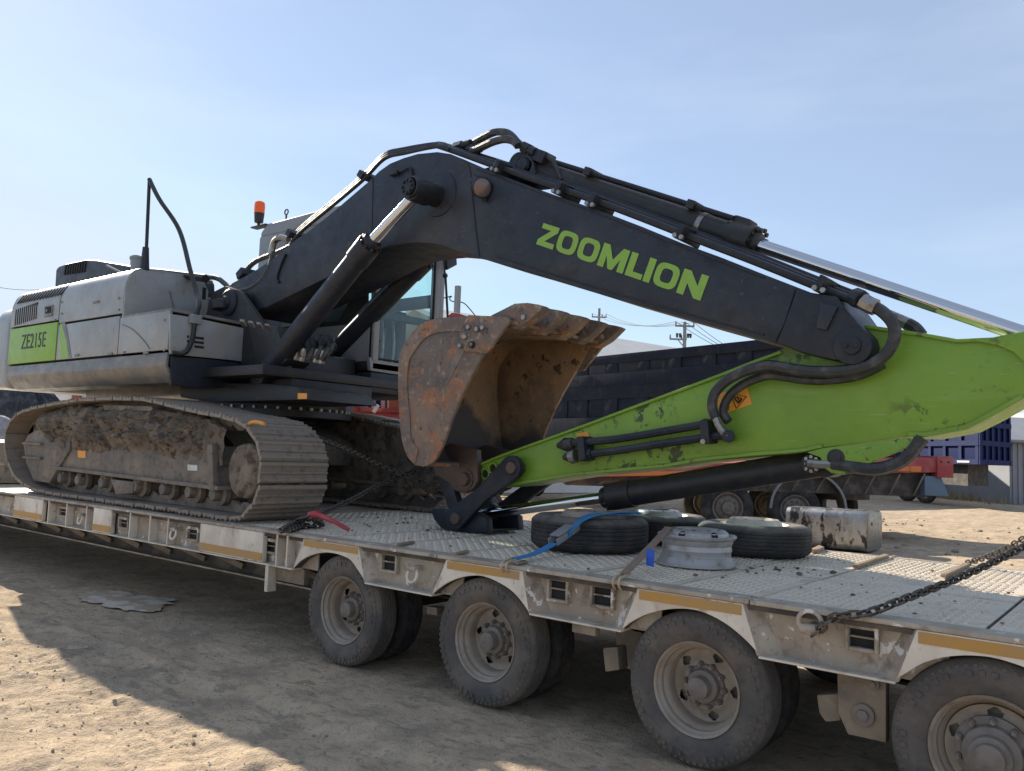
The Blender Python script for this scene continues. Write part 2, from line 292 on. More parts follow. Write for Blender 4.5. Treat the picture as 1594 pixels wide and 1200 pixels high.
M['glass'] = glass('tinted_cab_glass', (0.90, 0.985, 0.975))
M['seat'] = mat('seat_fabric', (0.03, 0.035, 0.045), 0.8)
M['grey'] = mat('galvanised_post', (0.26, 0.27, 0.28), 0.6, 0.3)
M['pole'] = mat('concrete_pole', (0.17, 0.18, 0.19), 0.8)
M['roofm'] = mat('pale_roof_sheet', (0.52, 0.51, 0.49), 0.6, layers=[((0.4, 0.38, 0.36), 1, .4, .7, .6)])
M['white'] = mat('white_wall_paint', (0.78, 0.76, 0.72), 0.7, layers=[((0.6, 0.56, 0.5), 2, .5, .8, .6)])
M['greywall'] = mat('grey_wall_sheet', (0.27, 0.28, 0.30), 0.7, layers=[((0.2, 0.2, 0.21), 1.2, .4, .7, .6)])
M['net'] = mat('black_shade_net', (0.03, 0.033, 0.042), 0.8, layers=[((0.12, 0.125, 0.14), 5, .45, .7, .8)], bump=[(14, .6)])
M['heap'] = mat('pale_gravel_heap', (0.36, 0.36, 0.36), 0.95, layers=[((0.24, 0.23, 0.22), 6, .42, .66, .8)], bump=[(20, .6)], spec=.1)
M['tarp'] = mat('steel_blue_tarp', (0.11, 0.17, 0.24), 0.6)
M['straw'] = mat('dry_grass', (0.40, 0.31, 0.16), 0.9, layers=[((0.26, 0.21, 0.10), 3, .4, .6, .8)], spec=.1)
M['stone'] = mat('clod', (0.34, 0.275, 0.205), 0.95, layers=[((0.22, 0.18, 0.14), 9, .4, .7, .8)], bump=[(40, .4)], spec=.15)
M['sand'] = mat('sandy_ground', (0.55, 0.43, 0.30), 0.95, layers=[((0.44, 0.355, 0.26), .45, .40, .60, .85), ((0.35, 0.28, 0.21), 2.2, .48, .60, .75), ((0.62, 0.49, 0.35), 5, .52, .66, .75), ((0.30, 0.25, 0.19), 9, .55, .64, .7, (.5, 1.2, 1)), ((0.23, 0.185, 0.14), 26, .56, .68, .7), ((0.52, 0.45, 0.36), 60, .68, .74, .6)], bump=[(5, .9), (16, 1.0, 8), (70, .7)], spec=.0)
M['patch'] = mat('pale_dried_slurry', (0.62, 0.55, 0.46), 0.95, layers=[((0.44, 0.355, 0.26), 5, .44, .54, 1.0)], bump=[(30, .3)], spec=.1)
ZD = 0.885
# ------------------------------------------------------------------ ground
def axis_steps(segs):
    o = []
    for a, b, st in segs:
        n = max(1, round((b - a) / st)); o += [a + (b - a) * i / n for i in range(n)]
    return o + [segs[-1][1]]
GX = axis_steps([(-900, -200, 70), (-200, -60, 14), (-60, -14, 1.0), (-14, -9, .14), (-9, -6.4, .05), (-6.4, 0.2, .03), (0.2, 6, .3), (6, 60, 4), (60, 400, 40)])
GY = axis_steps([(-60, -8, 6), (-8, -3.2, .3), (-3.2, 0.2, .03), (.2, 4, .2), (4, 26, .2), (26, 70, 1.5), (70, 300, 20), (300, 1200, 120)])
def gz(x, y):
    d = max(0.0, y)
    n1 = NZ.noise(V((x * .9, y * 1.1, 3.3))); n2 = NZ.noise(V((x * 3.7, y * 4.3, 1.1))); n3 = NZ.noise(V((x * 11, y * 13, 7.7)))
    n4 = abs(NZ.noise(V((x * 6, y * 7, 21.0)))); n5 = NZ.noise(V((x * 24, y * 27, 2.0))) if -3.3 < y < .3 else 0
    if y < 3:
        w = min(1.0, max(0.25, (-y - 0.05) * 1.6)) if y > -0.9 else 1.0
        q_ = (y + 1.75 + .3 * x * .2) ; rut2 = (-0.020 * math.exp(-(q_ / .12) ** 2) + 0.014 * math.exp(-((abs(q_) - .19) / .07) ** 2)) * (.6 + .4 * math.sin(x * 55)) 
        rut = -0.018 * math.exp(-((y + 1.05 + .12 * math.sin(x * .5)) / .13) ** 2) + 0.016 * math.exp(-((y + .8 + .12 * math.sin(x * .5)) / .1) ** 2)
        return -0.012 + w * (0.028 * n1 + 0.018 * n2 + 0.014 * n3 + 0.022 * (n4 - .2) + 0.009 * n5 * (1 + n1 * 1.5) + rut + rut2)
    if y < 40:
        return -0.02 + 0.05 * n1 + 0.02 * n2 + .02 * NZ.noise(V((x * .25, y * .9, 5)))
    return -0.05 + .03 * n1
vv = [(x, y, gz(x, y)) for y in GY for x in GX]; nx = len(GX)
ff = [(j * nx + i, j * nx + i + 1, (j + 1) * nx + i + 1, (j + 1) * nx + i) for j in range(len(GY) - 1) for i in range(nx - 1)]
gm = bpy.data.meshes.new("ground"); gm.from_pydata(vv, [], ff); gm.materials.append(M['sand'])
gm.polygons.foreach_set("use_smooth", [True] * len(gm.polygons))
g = bpy.data.objects.new("ground", gm); COL.objects.link(g); g["kind"] = "structure"
def clods(name, spots, m, label, lo, hi, seed):
    b = MB(); rr = random.Random(seed); tv, tf = [], []
    ico = bmesh.new(); bmesh.ops.create_icosphere(ico, subdivisions=1, radius=1)
    iv = [v.co.copy() for v in ico.verts]; fi = [[v.index for v in f.verts] for f in ico.faces]; ico.free()
    for x, y in spots:
        s = lo * (hi / lo) ** (rr.random() ** 2.2); k = len(tv); sd = rr.random() * 50; q = rr.random() * 6
        for v in iv:
            d = 1 + .45 * NZ.noise(v * 1.4 + V((sd, 0, 0)))
            tv.append((x + (v.x * math.cos(q) - v.y * math.sin(q) * .8) * s * d, y + (v.x * math.sin(q) + v.y * .8 * math.cos(q)) * s * d, gz(x, y) + s * .2 + v.z * s * .55 * d))
        tf += [[k + i for i in f] for f in fi]
    me = bpy.data.meshes.new(name); me.from_pydata(tv, [], tf); me.materials.append(m)
    o = bpy.data.objects.new(name, me); COL.objects.link(o); o["kind"] = "stuff"; o["label"] = label; b.bm.free()
rr = random.Random(3)
sp = [(rr.uniform(-9.5, -0.4), -3.0 + 3.3 * rr.random()) for _ in range(600)]
for _ in range(30):
    cx, cy = rr.uniform(-7, -1), rr.uniform(-1.9, -.3)
    sp += [(cx + rr.gauss(0, .16), cy + rr.gauss(0, .08)) for _ in range(16)]
clods("gravel", sp, M['sand'], "small dry clods and grit scattered on the sandy ground", .003, .015, 5)
clods("clods", [(rr.uniform(-14, 4), rr.uniform(4, 24)) for _ in range(500)], M['stone'], "clods of dry earth strewn over the yard behind the trailer", .02, .09, 6)
sp2 = [(rr.uniform(-8, -0.6), rr.uniform(-2.4, -.05)) for _ in range(1500)]
clods("pebbles", sp2, M['heap'], "small pale pebbles lying on the shaded ground beside the wheels", .0025, .012, 8)
b = MB(); pts = []
for i in range(60):
    a = 2 * math.pi * i / 60; c = wz((190, 934), 0)
    e = 1 + .3 * NZ.noise(V((math.cos(a) * 1.3, math.sin(a) * 1.3, 4))) + .35 * NZ.noise(V((math.cos(a) * 5, math.sin(a) * 5, 9)))
    pts.append(V((c.x + .62 * e * math.cos(a), c.y + .30 * e * math.sin(a), .002)))
po = b.poly(pts, (0, 0, .003)).build("slurry_patch", M['patch']); po["kind"] = "structure"

# ------------------------------------------------------------------ lowbed trailer
TR = thing("lowbed_trailer", "long cream lowbed trailer with checker plate deck carrying the excavator", "trailer", (-5.0, 1.4, 0.0))
XE = 0.62; XL = -20.0; YF = 2.78
b = MB()                                                       # deck bed under the plates
b.box((XL, .02, ZD - .05), (XE, YF, ZD - .014)); b.build("deck_bed", M['under'], TR)
SEAMS = [XE, -.10, -.645, -1.09, -1.651, -2.135, -2.69, -3.245, -3.78, -4.40, -4.95, -5.5, -6.1, -6.7, -7.3, -7.9, -8.5, -9.1, -9.7, -10.3, -10.9, -11.5, -12.1, -12.9, -14, -15.5, -17, -18.5, XL]
ROWS = [(.145, 1.075), (1.09, 1.835), (1.85, 2.70)]
pr = random.Random(11); tread = []
for i in range(len(SEAMS) - 1):
    x1, x0 = SEAMS[i], SEAMS[i + 1]
    for (y0, y1) in ROWS:
        dz = pr.uniform(-.003, .003); g1 = .010
        MB().box((x0 + g1, y0, ZD - .014), (x1 - g1, y1, ZD + dz)).build("deck_plate", M['deck'], TR, bevel=.003, seg=1)
        if x0 > -7.2:
            tread.append((x0 + g1 + .02, x1 - g1 - .02, y0 + .02, y1 - .02, ZD + dz))
for (y0, y1) in ((0, .135), (2.712, YF)):
    for i in range(0, len(SEAMS) - 1, 4):
        x1, x0 = SEAMS[i], SEAMS[min(i + 4, len(SEAMS) - 1)]
        MB().box((x0 + .004, y0, ZD - .022), (x1 - .004, y1, ZD + .002)).build("edge_plate", M['cream2'], TR, bevel=.004, seg=1)
tv, tf = [], []                                                # raised tread bars, alternating direction
for (x0, x1, y0, y1, z) in tread:
    p = .043; nxx = int((x1 - x0) / p); nyy = int((y1 - y0) / p)
    for i in range(nxx):
        for j in range(nyy):
            cx, cy = x0 + (i + .5) * p, y0 + (j + .5) * p; k = len(tv)
            l, w = .017, .0048
            if (i + j) % 2: dx, dy = l, w
            else: dx, dy = w, l
            for a, c, h in ((-dx, -dy, 0), (dx, -dy, 0), (dx, dy, 0), (-dx, dy, 0)): tv.append((cx + a + 5.0, cy + c - 1.4, z))
            for a, c in ((-.7, -.7), (.7, -.7), (.7, .7), (-.7, .7)): tv.append((cx + a * dx + 5.0, cy + c * dy - 1.4, z + .0042))
            tf += [(k + 4, k + 5, k + 6, k + 7), (k, k + 1, k + 5, k + 4), (k + 1, k + 2, k + 6, k + 5), (k + 2, k + 3, k + 7, k + 6), (k + 3, k, k + 4, k + 7)]
me = bpy.data.meshes.new("tread_bars"); me.from_pydata(tv, [], tf); me.materials.append(M['tread'])
o = bpy.data.objects.new("tread_bars", me); COL.objects.link(o); o.parent = TR; o["kind"] = "stuff"

# side frame: recessed web, bottom flange, arches, gussets
ZB = .623; YW = .085
HUBX = [-4.736, -3.385, -1.952, -.615]
ARCH = [[(455, 885), (475, 868), (508, 860), (540.5, 869), (555.6, 887), (567, 905)],
        [(671.4, 925), (695, 907.7), (723, 897.6), (753, 897.6), (785.5, 912.7), (805.6, 930), (823, 954)],
        [(966.5, 980), (985, 966.5), (1013, 954), (1050.6, 947.7), (1088, 951.4), (1126, 969), (1158.5, 995), (1180, 1018)],
        [(1393.5, 1058), (1410, 1048), (1435, 1033), (1470, 1023), (1513, 1020.5), (1558, 1025.5), (1594, 1035.5)]]
TOPS = [((472, 838), (558, 850)), ((694, 869), (813, 887)), ((993, 909), (1156, 934)), ((1427, 975), None)]
arch_x = []
for i, A in enumerate(ARCH):
    pts = cat([wy(p, 0.0) for p in A], 4)
    if i == 3:
        h = pts[len(pts) // 2]; pts = [p for p in pts if p.x < HUBX[3]]
        pts = pts + [V((2 * HUBX[3] - p.x, p.y, p.z)) for p in pts[::-1]]
    pts[0].z = ZB; pts[-1].z = ZB
    tl = wy(TOPS[i][0], 0).x; trx = wy(TOPS[i][1], 0).x if TOPS[i][1] else 2 * HUBX[3] - tl
    arch_x.append((pts[0].x, tl, trx, pts[-1].x))
    outl = pts + [V((trx, 0, ZD - .024)), V((tl, 0, ZD - .024))]
    MB().ybar(outl, .004, .018).build("wheel_arch", M['cream'], TR, bevel=.003, seg=1)
    bb = MB()                                                  # inner fender skin
    for q, yy in ((0, 0),):
        rows = [[V((p.x, y, p.z + .004)) for p in pts] for y in (.018, .25, .55)]
        bb.sheet(rows)
    bb.build("arch_liner", M['under'], TR)
    for (xa, xb) in ((pts[0].x, tl), (pts[-1].x, trx)):        # slanted gussets between arch and web
        s = -1 if xb > xa else 1
        xa2, xb2 = xa + s * .10, xb + s * .06
        gg = MB().poly([V((xa, .004, ZB)), V((xb, .004, ZD - .024)), V((xb2, YW, ZD - .024)), V((xa2, YW, ZB))], (s * -.012, .006, 0))
        gg.build("gusset", M['cream2'], TR)
segs = [(XL, arch_x[0][0])] + [(arch_x[i][3], arch_x[i + 1][0]) for i in range(3)] + [(arch_x[3][3], XE)]
for (x0, x1) in segs:
    MB().box((x0 - .2 if x0 > XL else x0, YW, ZB), (x1 + .2 if x1 < XE else x1, YW + .012, ZD - .02)).build("side_web", M['cream2'], TR)
    MB().box((x0, .0, ZB - .012), (x1, YW + .05, ZB)).build("bottom_flange", M['cream'], TR, bevel=.003, seg=1)
for i, (a, bq) in enumerate((((473, 843.5), (557, 855.0)), ((696, 873), (808, 889)), ((995, 914.5), (1154, 937)), ((1429, 980), (1594, 1003)))):
    p, q = wy(a, 0), wy(bq, 0); h = [.047, .048, .05, .05][i]
    z = ZD - .03
    MB().box((p.x, .0005, z - h), (q.x, .006, z)).build("reflector_strip", M['orange'], TR)
for (a, c) in (((22, 0), (66, 0)), ((145, 0), (173, 0)), ((311, 0), (409, 0))):   # proud side panels under the track
    x0, x1 = wy((a[0], 770 + a[0] * .15), 0).x, wy((c[0], 770 + c[0] * .15), 0).x
    MB().box((x0, .006, ZB + .002), (x1, .05, ZD - .024)).build("side_panel", M['cream'], TR, bevel=.006)
    MB().box((x0 + .004, .001, ZB + .015), (x1 - .004, .0075, ZB + .075)).build("reflector_strip", M['orange'], TR)
for px in (30, 76, 104, 135, 203, 234, 262, 432, 448):
    x = wy((px, 790 + px * .15), .02).x
    MB().box((x - .009, .01, ZB), (x + .009, YW, ZD - .022)).build("side_rib", M['cream'], TR)
def pocket(x0, x1, z0, z1, t=.018, y=YW - .035):
    bb = MB(); yb = YW + .002
    bb.box((x0, y, z0), (x0 + t, yb, z1)).box((x1 - t, y, z0), (x1, yb, z1)).box((x0 + t, y, z1 - t * 1.6), (x1 - t, yb, z1)).box((x0 + t, y, z0), (x1 - t, yb, z0 + t))
    bb.box((x0 + t, yb - .03, (z0 + z1) / 2 - .004), (x1 - t, yb - .001, (z0 + z1) / 2 + .004))
    o = bb.build("stake_pocket", M['cream2'], TR, bevel=.004, seg=1)
    MB().box((x0 + t * .6, YW - .004, z0 + t * .6), (x1 - t * .6, YW - .001, z1 - t)).build("pocket_recess", M['gap'], o)
for (a, c) in (((45, 780), (53, 800)), ((91, 787), (103, 806)), ((184, 803), (198, 825)), ((290, 818), (307, 844)), ((410, 836), (429, 864)),
               ((592, 856), (616, 894)), ((851, 893), (883, 941)), ((918, 901), (953.7, 951)), ((1314.5, 966), (1367, 1020))):
    p, q = wy(a, YW - .035), wy(c, YW - .035); pocket(p.x, q.x, max(q.z, ZB + .02), min(p.z, ZD - .03))
def lash_ring(c, r=.045):
    c = wy(c, .02); bb = MB()
    ring = [c + V((r * math.cos(t), -.015 + .01 * math.sin(t), r * math.sin(t))) for t in [math.pi / 2 + .5 + (2 * math.pi - 1.0) * k / 18 for k in range(19)]]
    bb.tube(ring, .0105, 8); rg = bb.build("lashing_ring", M['cream'], TR)
    MB().cyl(c + V((-.034, -.015, r * .93)), c + V((.034, -.015, r * .93)), .017, n=12).box(c + V((-.018, -.005, r * .6)), c + V((.018, .08, r * 1.3))).build("ring_lug", M['cream2'], rg)
for p in ((127, 808), (272, 831), (644, 895)): lash_ring(p)
c = wy((1264, 978), .03)
MB().cyl(c + V((-.045, -.02, 0)), c + V((.045, -.02, 0)), .026, n=14).box(c + V((-.02, -.01, -.02)), c + V((.02, .07, .02))).build("chain_anchor", M['cream2'], TR, bevel=.004)
MB().tube([c + V((.05 + .055 * math.cos(t) - .05, -.03, .035 + .05 * math.sin(t))) for t in [2 * math.pi * k / 16 for k in range(16)]], .011, 8, True).build("lashing_ring", M['cream2'], TR)
# chassis below
for y in (.62, 2.08):
    MB().box((XL, y, .50), (XE - .1, y + .03, .83)).box((XL, y - .07, .485), (XE - .1, y + .10, .50)).build("main_beam", M['under'], TR)
MB().box((XL, .46, .40), (-5.25, .475, .80)).build("inner_beam", M['under'], TR)
MB().box((XL, .385, .388), (-5.25, .56, .402)).build("rail_lip", M['cream2'], TR)
for i in range(22):
    x = -18.8 + i * .62
    MB().bar((x, .30, .60), (x + .44, .44, .46), .03, .05).build("diagonal_brace", M['hanger'], TR)
for x in [-12.5, -11.2, -9.9, -8.6, -7.3, -6.0, -4.1, -2.67, -1.28, .2]:
    MB().box((x - .03, .12, .66), (x + .03, 2.66, .84)).build("cross_member", M['under'], TR)
p = wy((416, 885), .03); q = wy((421, 922), .03)
MB().box((p.x - .01, .02, q.z), (p.x + .03, .10, ZB - .012)).build("drop_bracket", M['cream'], TR)
p, q = wy((428, 889), .1), wy((474, 913), .1)
MB().box((p.x, .09, q.z + .01), (q.x, .13, ZB - .012)).build("mud_guard", M['hanger'], TR)
p, q = wy((892, 966), .03), wy((928, 984), .03)
MB().box((p.x, .02, ZB - .065), (q.x, .07, ZB - .012)).build("marker_lamp", M['hanger'], TR, bevel=.006)
MB().box((XL, .05, ZD + .008), (-12.6, YF - .05, 1.46)).build("gooseneck", M['cream2'], TR, bevel=.03)
# suspension hangers
def plate_px(name, pts, y, th, m, bev=.004): return MB().poly([wy(p, y) for p in pts], (0, th, 0)).build(name, m, TR, bevel=bev)
hg = plate_px("suspension_hanger", [(1303, 1046), (1379, 1062), (1379, 1156), (1320, 1143), (1305, 1110)], .14, .06, M['hanger'])
for c, r in (((1345, 1112), .05), ((1361, 1064), .026)):
    c = wy(c, .14); MB().cyl(c + V((0, -.018, 0)), c + V((0, .01, 0)), r, n=20).cyl(c + V((0, -.032, 0)), c + V((0, 0, 0)), r * .55, n=6).build("pivot_bolt", M['hub'], hg, bevel=.003)
plate_px("spring_seat", [(1271, 1082), (1305, 1080), (1308, 1122), (1285, 1124), (1275, 1110)], .16, .10, M['hanger'], .008)
plate_px("spring_seat", [(938, 1009), (961, 1007), (964, 1043), (942, 1046)], .16, .10, M['hanger'], .008)
plate_px("spring_seat", [(664, 944), (680, 946), (680, 958), (664, 956)], .2, .08, M['hanger'], .006)
plate_px("suspension_hanger", [(958, 975), (1000, 985), (1000, 1050), (975, 1040), (960, 1015)], .40, .05, M['hanger'])
for (x, z) in ((-2.67, .46), (-1.28, .46), (-4.06, .46)):
    for y in (.68, 2.02): MB().box((x - .05, y, z - .12), (x + .05, y + .06, .64)).build("spring_hanger", M['under'], TR)
# wheels
def groove_profile():
    pr_ = [(.238, .034), (.262, .014), (.312, .0), (.350, .006), (.374, .020), (.388, .034), (.394, .044)]
    for t in (.062, .088, .114, .140, .166): pr_ += [(.396, t - .008), (.386, t - .006), (.386, t + .002), (.396, t + .004)]
    return pr_ + [(.394, .186), (.388, .196), (.374, .21), (.350, .224), (.312, .230), (.262, .216), (.238, .196), (.225, .115)]
O0, AY = V((0, 0, 0)), V((0, 1, 0))
tb = MB().lathe(groove_profile(), O0, AY, 56, closed=True)
for r, w, n, h in ((.335, .012, 44, .0045), (.364, .008, 64, .002)):     # raised sidewall marks and shoulder lugs
    for k in range(n):
        if r < .35 and (k % 11) in (0, 1, 5): continue
        a = 2 * math.pi * k / n; d = V((math.cos(a), 0, math.sin(a))); t = V((-math.sin(a), 0, math.cos(a)))
        y = .001 if r < .35 else .0115
        tb.obox(d * r + V((0, y, 0)), d * w, t * (.011 if r < .35 else .009), V((0, h, 0)))
tyre_me = tb.mesh("tyre", M['tyre'], ang=40)
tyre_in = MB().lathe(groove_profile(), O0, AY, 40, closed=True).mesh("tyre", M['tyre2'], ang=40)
def rim_mesh(dish):
    bb = MB(); d = dish
    bb.lathe([(.229, .030), (.240, .020), (.243, .026), (.238, .040), (.226, .052), (.216, .062), (.213, .085), (.198, .100), (.192, .12), (.190, d)], O0, AY, 56)
    n = 100; rows = []; nr = 9
    prof = [(.190 - .064 * k / nr, d + .006 * math.sin(math.pi * k / nr) - .012 * (k / nr) ** 2) for k in range(nr + 1)] + [(.060, d - .012)]
    for r, t in prof: rows.append([V((r * math.cos(2 * math.pi * k / n), t, r * math.sin(2 * math.pi * k / n))) for k in range(n)])
    vs_ = [[bb.bm.verts.new(p) for p in rw] for rw in rows]
    for i in range(len(rows) - 1):
        for k in range(n):
            if i < nr:
                r_ = (prof[i][0] + prof[i + 1][0]) / 2; a_ = (((k + .5) / n * 5) % 1 - .5) / 5 * 2 * math.pi * .158
                if ((r_ - .158) / .023) ** 2 + (a_ / .028) ** 2 < 1: continue
            bb.bm.faces.new((vs_[i][k], vs_[i][(k + 1) % n], vs_[i + 1][(k + 1) % n], vs_[i + 1][k]))
    bb.lathe([(.19, d + .05), (.06, d + .05)], O0, AY, 30)
    return bb.mesh("rim", M['rim'], ang=30, norm=False)
rim_me = rim_mesh(.165); rim_me4 = rim_mesh(.10)
def hub_mesh(dish, big):
    bb = MB(); d = dish - .012
    if big: pf = [(.150, d), (.150, d - .02), (.120, d - .03), (.112, d - .055), (.085, d - .065), (.082, d - .10), (.062, d - .105), (.060, d - .135), (.045, d - .14), (0, d - .14)]
    else: pf = [(.108, d), (.104, d - .012), (.088, d - .02), (.082, d - .05), (.058, d - .055), (.055, d - .105), (.042, d - .112), (0, d - .112)]
    return bb.lathe(pf, O0, AY, 32).mesh("hub", M['hub'], ang=30)
hub_me, hub_me4 = hub_mesh(.165, False), hub_mesh(.10, True)
nut_me = MB().cyl((0, 0, 0), (0, -.03, 0), .0165, .014, 6).cyl((0, -.03, 0), (0, -.042, 0), .009, n=8).mesh("wheel_nut", M['hub'])
for wi, hx in enumerate(HUBX):
    for side in (0, 1):
        yo = .022 if side == 0 else YF - .022; sg = 1 if side == 0 else -1
        wh = bpy.data.objects.new("wheel", None); COL.objects.link(wh); wh.parent = TR
        cpos = V((hx, yo, .384)); wh.location = cpos - V(ROOT[TR.name]); ROOT[wh.name] = tuple(cpos)
        rot = Matrix.Rotation(random.random() * 6, 4, 'Y') @ (Matrix.Identity(4) if sg > 0 else Matrix.Rotation(math.pi, 4, 'Z'))
        mw = Matrix.Translation(cpos) @ rot
        inst(tyre_me, "tyre", wh, mw); inst(rim_me4 if wi == 3 else rim_me, "rim", wh, mw); inst(hub_me4 if wi == 3 else hub_me, "hub", wh, mw)
        rn, dn = (.133, .068) if wi == 3 else (.108, .150)
        for k in range(10):
            a = 2 * math.pi * k / 10
            inst(nut_me, "wheel_nut", wh, mw @ Matrix.Translation(V((rn * math.cos(a), dn, rn * math.sin(a)))))
        mi = Matrix.Translation(cpos + V((0, sg * .262, 0))) @ rot
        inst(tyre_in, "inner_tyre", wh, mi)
    MB().cyl((hx, .2, .384), (hx, YF - .2, .384), .065, n=16).build("axle", M['under'], TR)
    for y in (.50, YF - .56): MB().lathe([(.0, 0), (.19, 0), (.20, .02), (.20, .10), (.0, .10)], (hx, y - .02, .384), AY, 28).build("brake_drum", M['under'], TR)
# ------------------------------------------------------------------ excavator
EX = thing("excavator", "dark slate and lime green crawler excavator chained down on the trailer deck", "excavator", (-8.6, 1.6, ZD))
def part(name): 
    o = bpy.data.objects.new(name, None); COL.objects.link(o); o.parent = EX; ROOT[o.name] = ROOT[EX.name]; return o
YT0, YT1 = .10, .80
LOOP = [(364, 814), (290, 803), (196, 789.5), (110, 777), (70, 770.5), (42, 761), (20, 742), (9, 716), (6, 690), (10, 664), (29, 640), (70, 628), (108, 621), (140, 617.5), (185, 616), (226, 618), (276, 629), (310, 637.5), (346, 644), (374, 654), (392, 671), (403, 690), (408, 714), (407, 740), (399, 777), (386, 798)]
lp = [wy(p, YT0) for p in LOOP]
for i in range(5): lp[i].z = max(lp[i].z, ZD + .013)
lp[0].z = lp[1].z = lp[2].z = lp[3].z = ZD + .014; lp[4].z = ZD + .02; lp[-1].z = max(lp[-1].z, ZD + .05)
loop = cat(lp, 10, True)
L = [0.0]
for i in range(len(loop)): L.append(L[-1] + (loop[(i + 1) % len(loop)] - loop[i]).length)
def along(s):
    s = s % L[-1]; i = max(k for k in range(len(loop)) if L[k] <= s) if s else 0
    a, b_ = loop[i], loop[(i + 1) % len(loop)]; return a.lerp(b_, (s - L[i]) / max(1e-9, L[i + 1] - L[i]))
hzj = random.Random(12); NS = 58; PITCH = L[-1] / NS
# which way is outwards
cen = sum((p for p in loop), V((0, 0, 0))) / len(loop)
sb = MB(); w = YT1 - YT0
prof = [(-.47, -.034), (-.47, -.020), (-.40, -.006), (-.36, -.001), (-.30, -.001), (-.26, -.014), (-.05, -.018), (-.03, -.003), (.03, -.003), (.05, -.018), (.24, -.014), (.30, .0), (.36, .0), (.42, -.024), (.44, -.030), (.44, -.044), (-.44, -.044)]
sb.poly([V((a * PITCH, 0, c)) for a, c in prof], (0, w, 0))
for yy in (w * .40, w * .60): sb.box((-.06, yy - .015, -.0155), (.06, yy + .015, -.012))
for yy in (w * .40, w * .60):
    for xx_ in (-.035, .035): sb.cyl((xx_, yy, -.013), (xx_, yy, -.003), .011, n=6)
shoe_me = sb.mesh("track_shoe", M['shoe'], bevel=.0025, seg=1)
def mud_grid(parent, pts_top, pts_bot, y, depth, seed, nu=90, nv=22, name="mud"):
    """lumpy caked mud between two outlines on the plane y, standing out towards -Y"""
    rows = []
    for j in range(nv + 1):
        v = j / nv; row = []
        for i in range(nu + 1):
            u = i / nu; k = u * (len(pts_top) - 1); a = int(min(k, len(pts_top) - 2)); f = k - a
            p = pts_top[a].lerp(pts_top[a + 1], f).lerp(pts_bot[a].lerp(pts_bot[a + 1], f), v)
            e = min(1, 6 * u, 6 * (1 - u)) * min(1, 5 * v + .15, 2.2 * (1 - v) + .25 * NZ.noise(V((p.x * 9, seed, 0))))
            q = V((p.x * 6, p.z * 6, seed)); h = .55 + .5 * NZ.noise(q) + .36 * NZ.noise(q * 2.7) + .3 * abs(NZ.noise(q * 4.1)) + .2 * NZ.noise(q * 9) + .12 * NZ.noise(q * 21)
            row.append(V((p.x + .03 * NZ.noise(q * 2.1), y - depth * e * h, p.z + .03 * NZ.noise(q * 2.3 + V((9, 0, 0))))))
        rows.append(row)
    rows.append([V((p.x, y + .12, p.z)) for p in rows[-1]]); rows.insert(0, [V((p.x, y + .12, p.z)) for p in rows[0]])
    o = MB().sheet(rows).build(name, M['mud'], parent, ang=75, norm=False); o["kind"] = "stuff"; return o
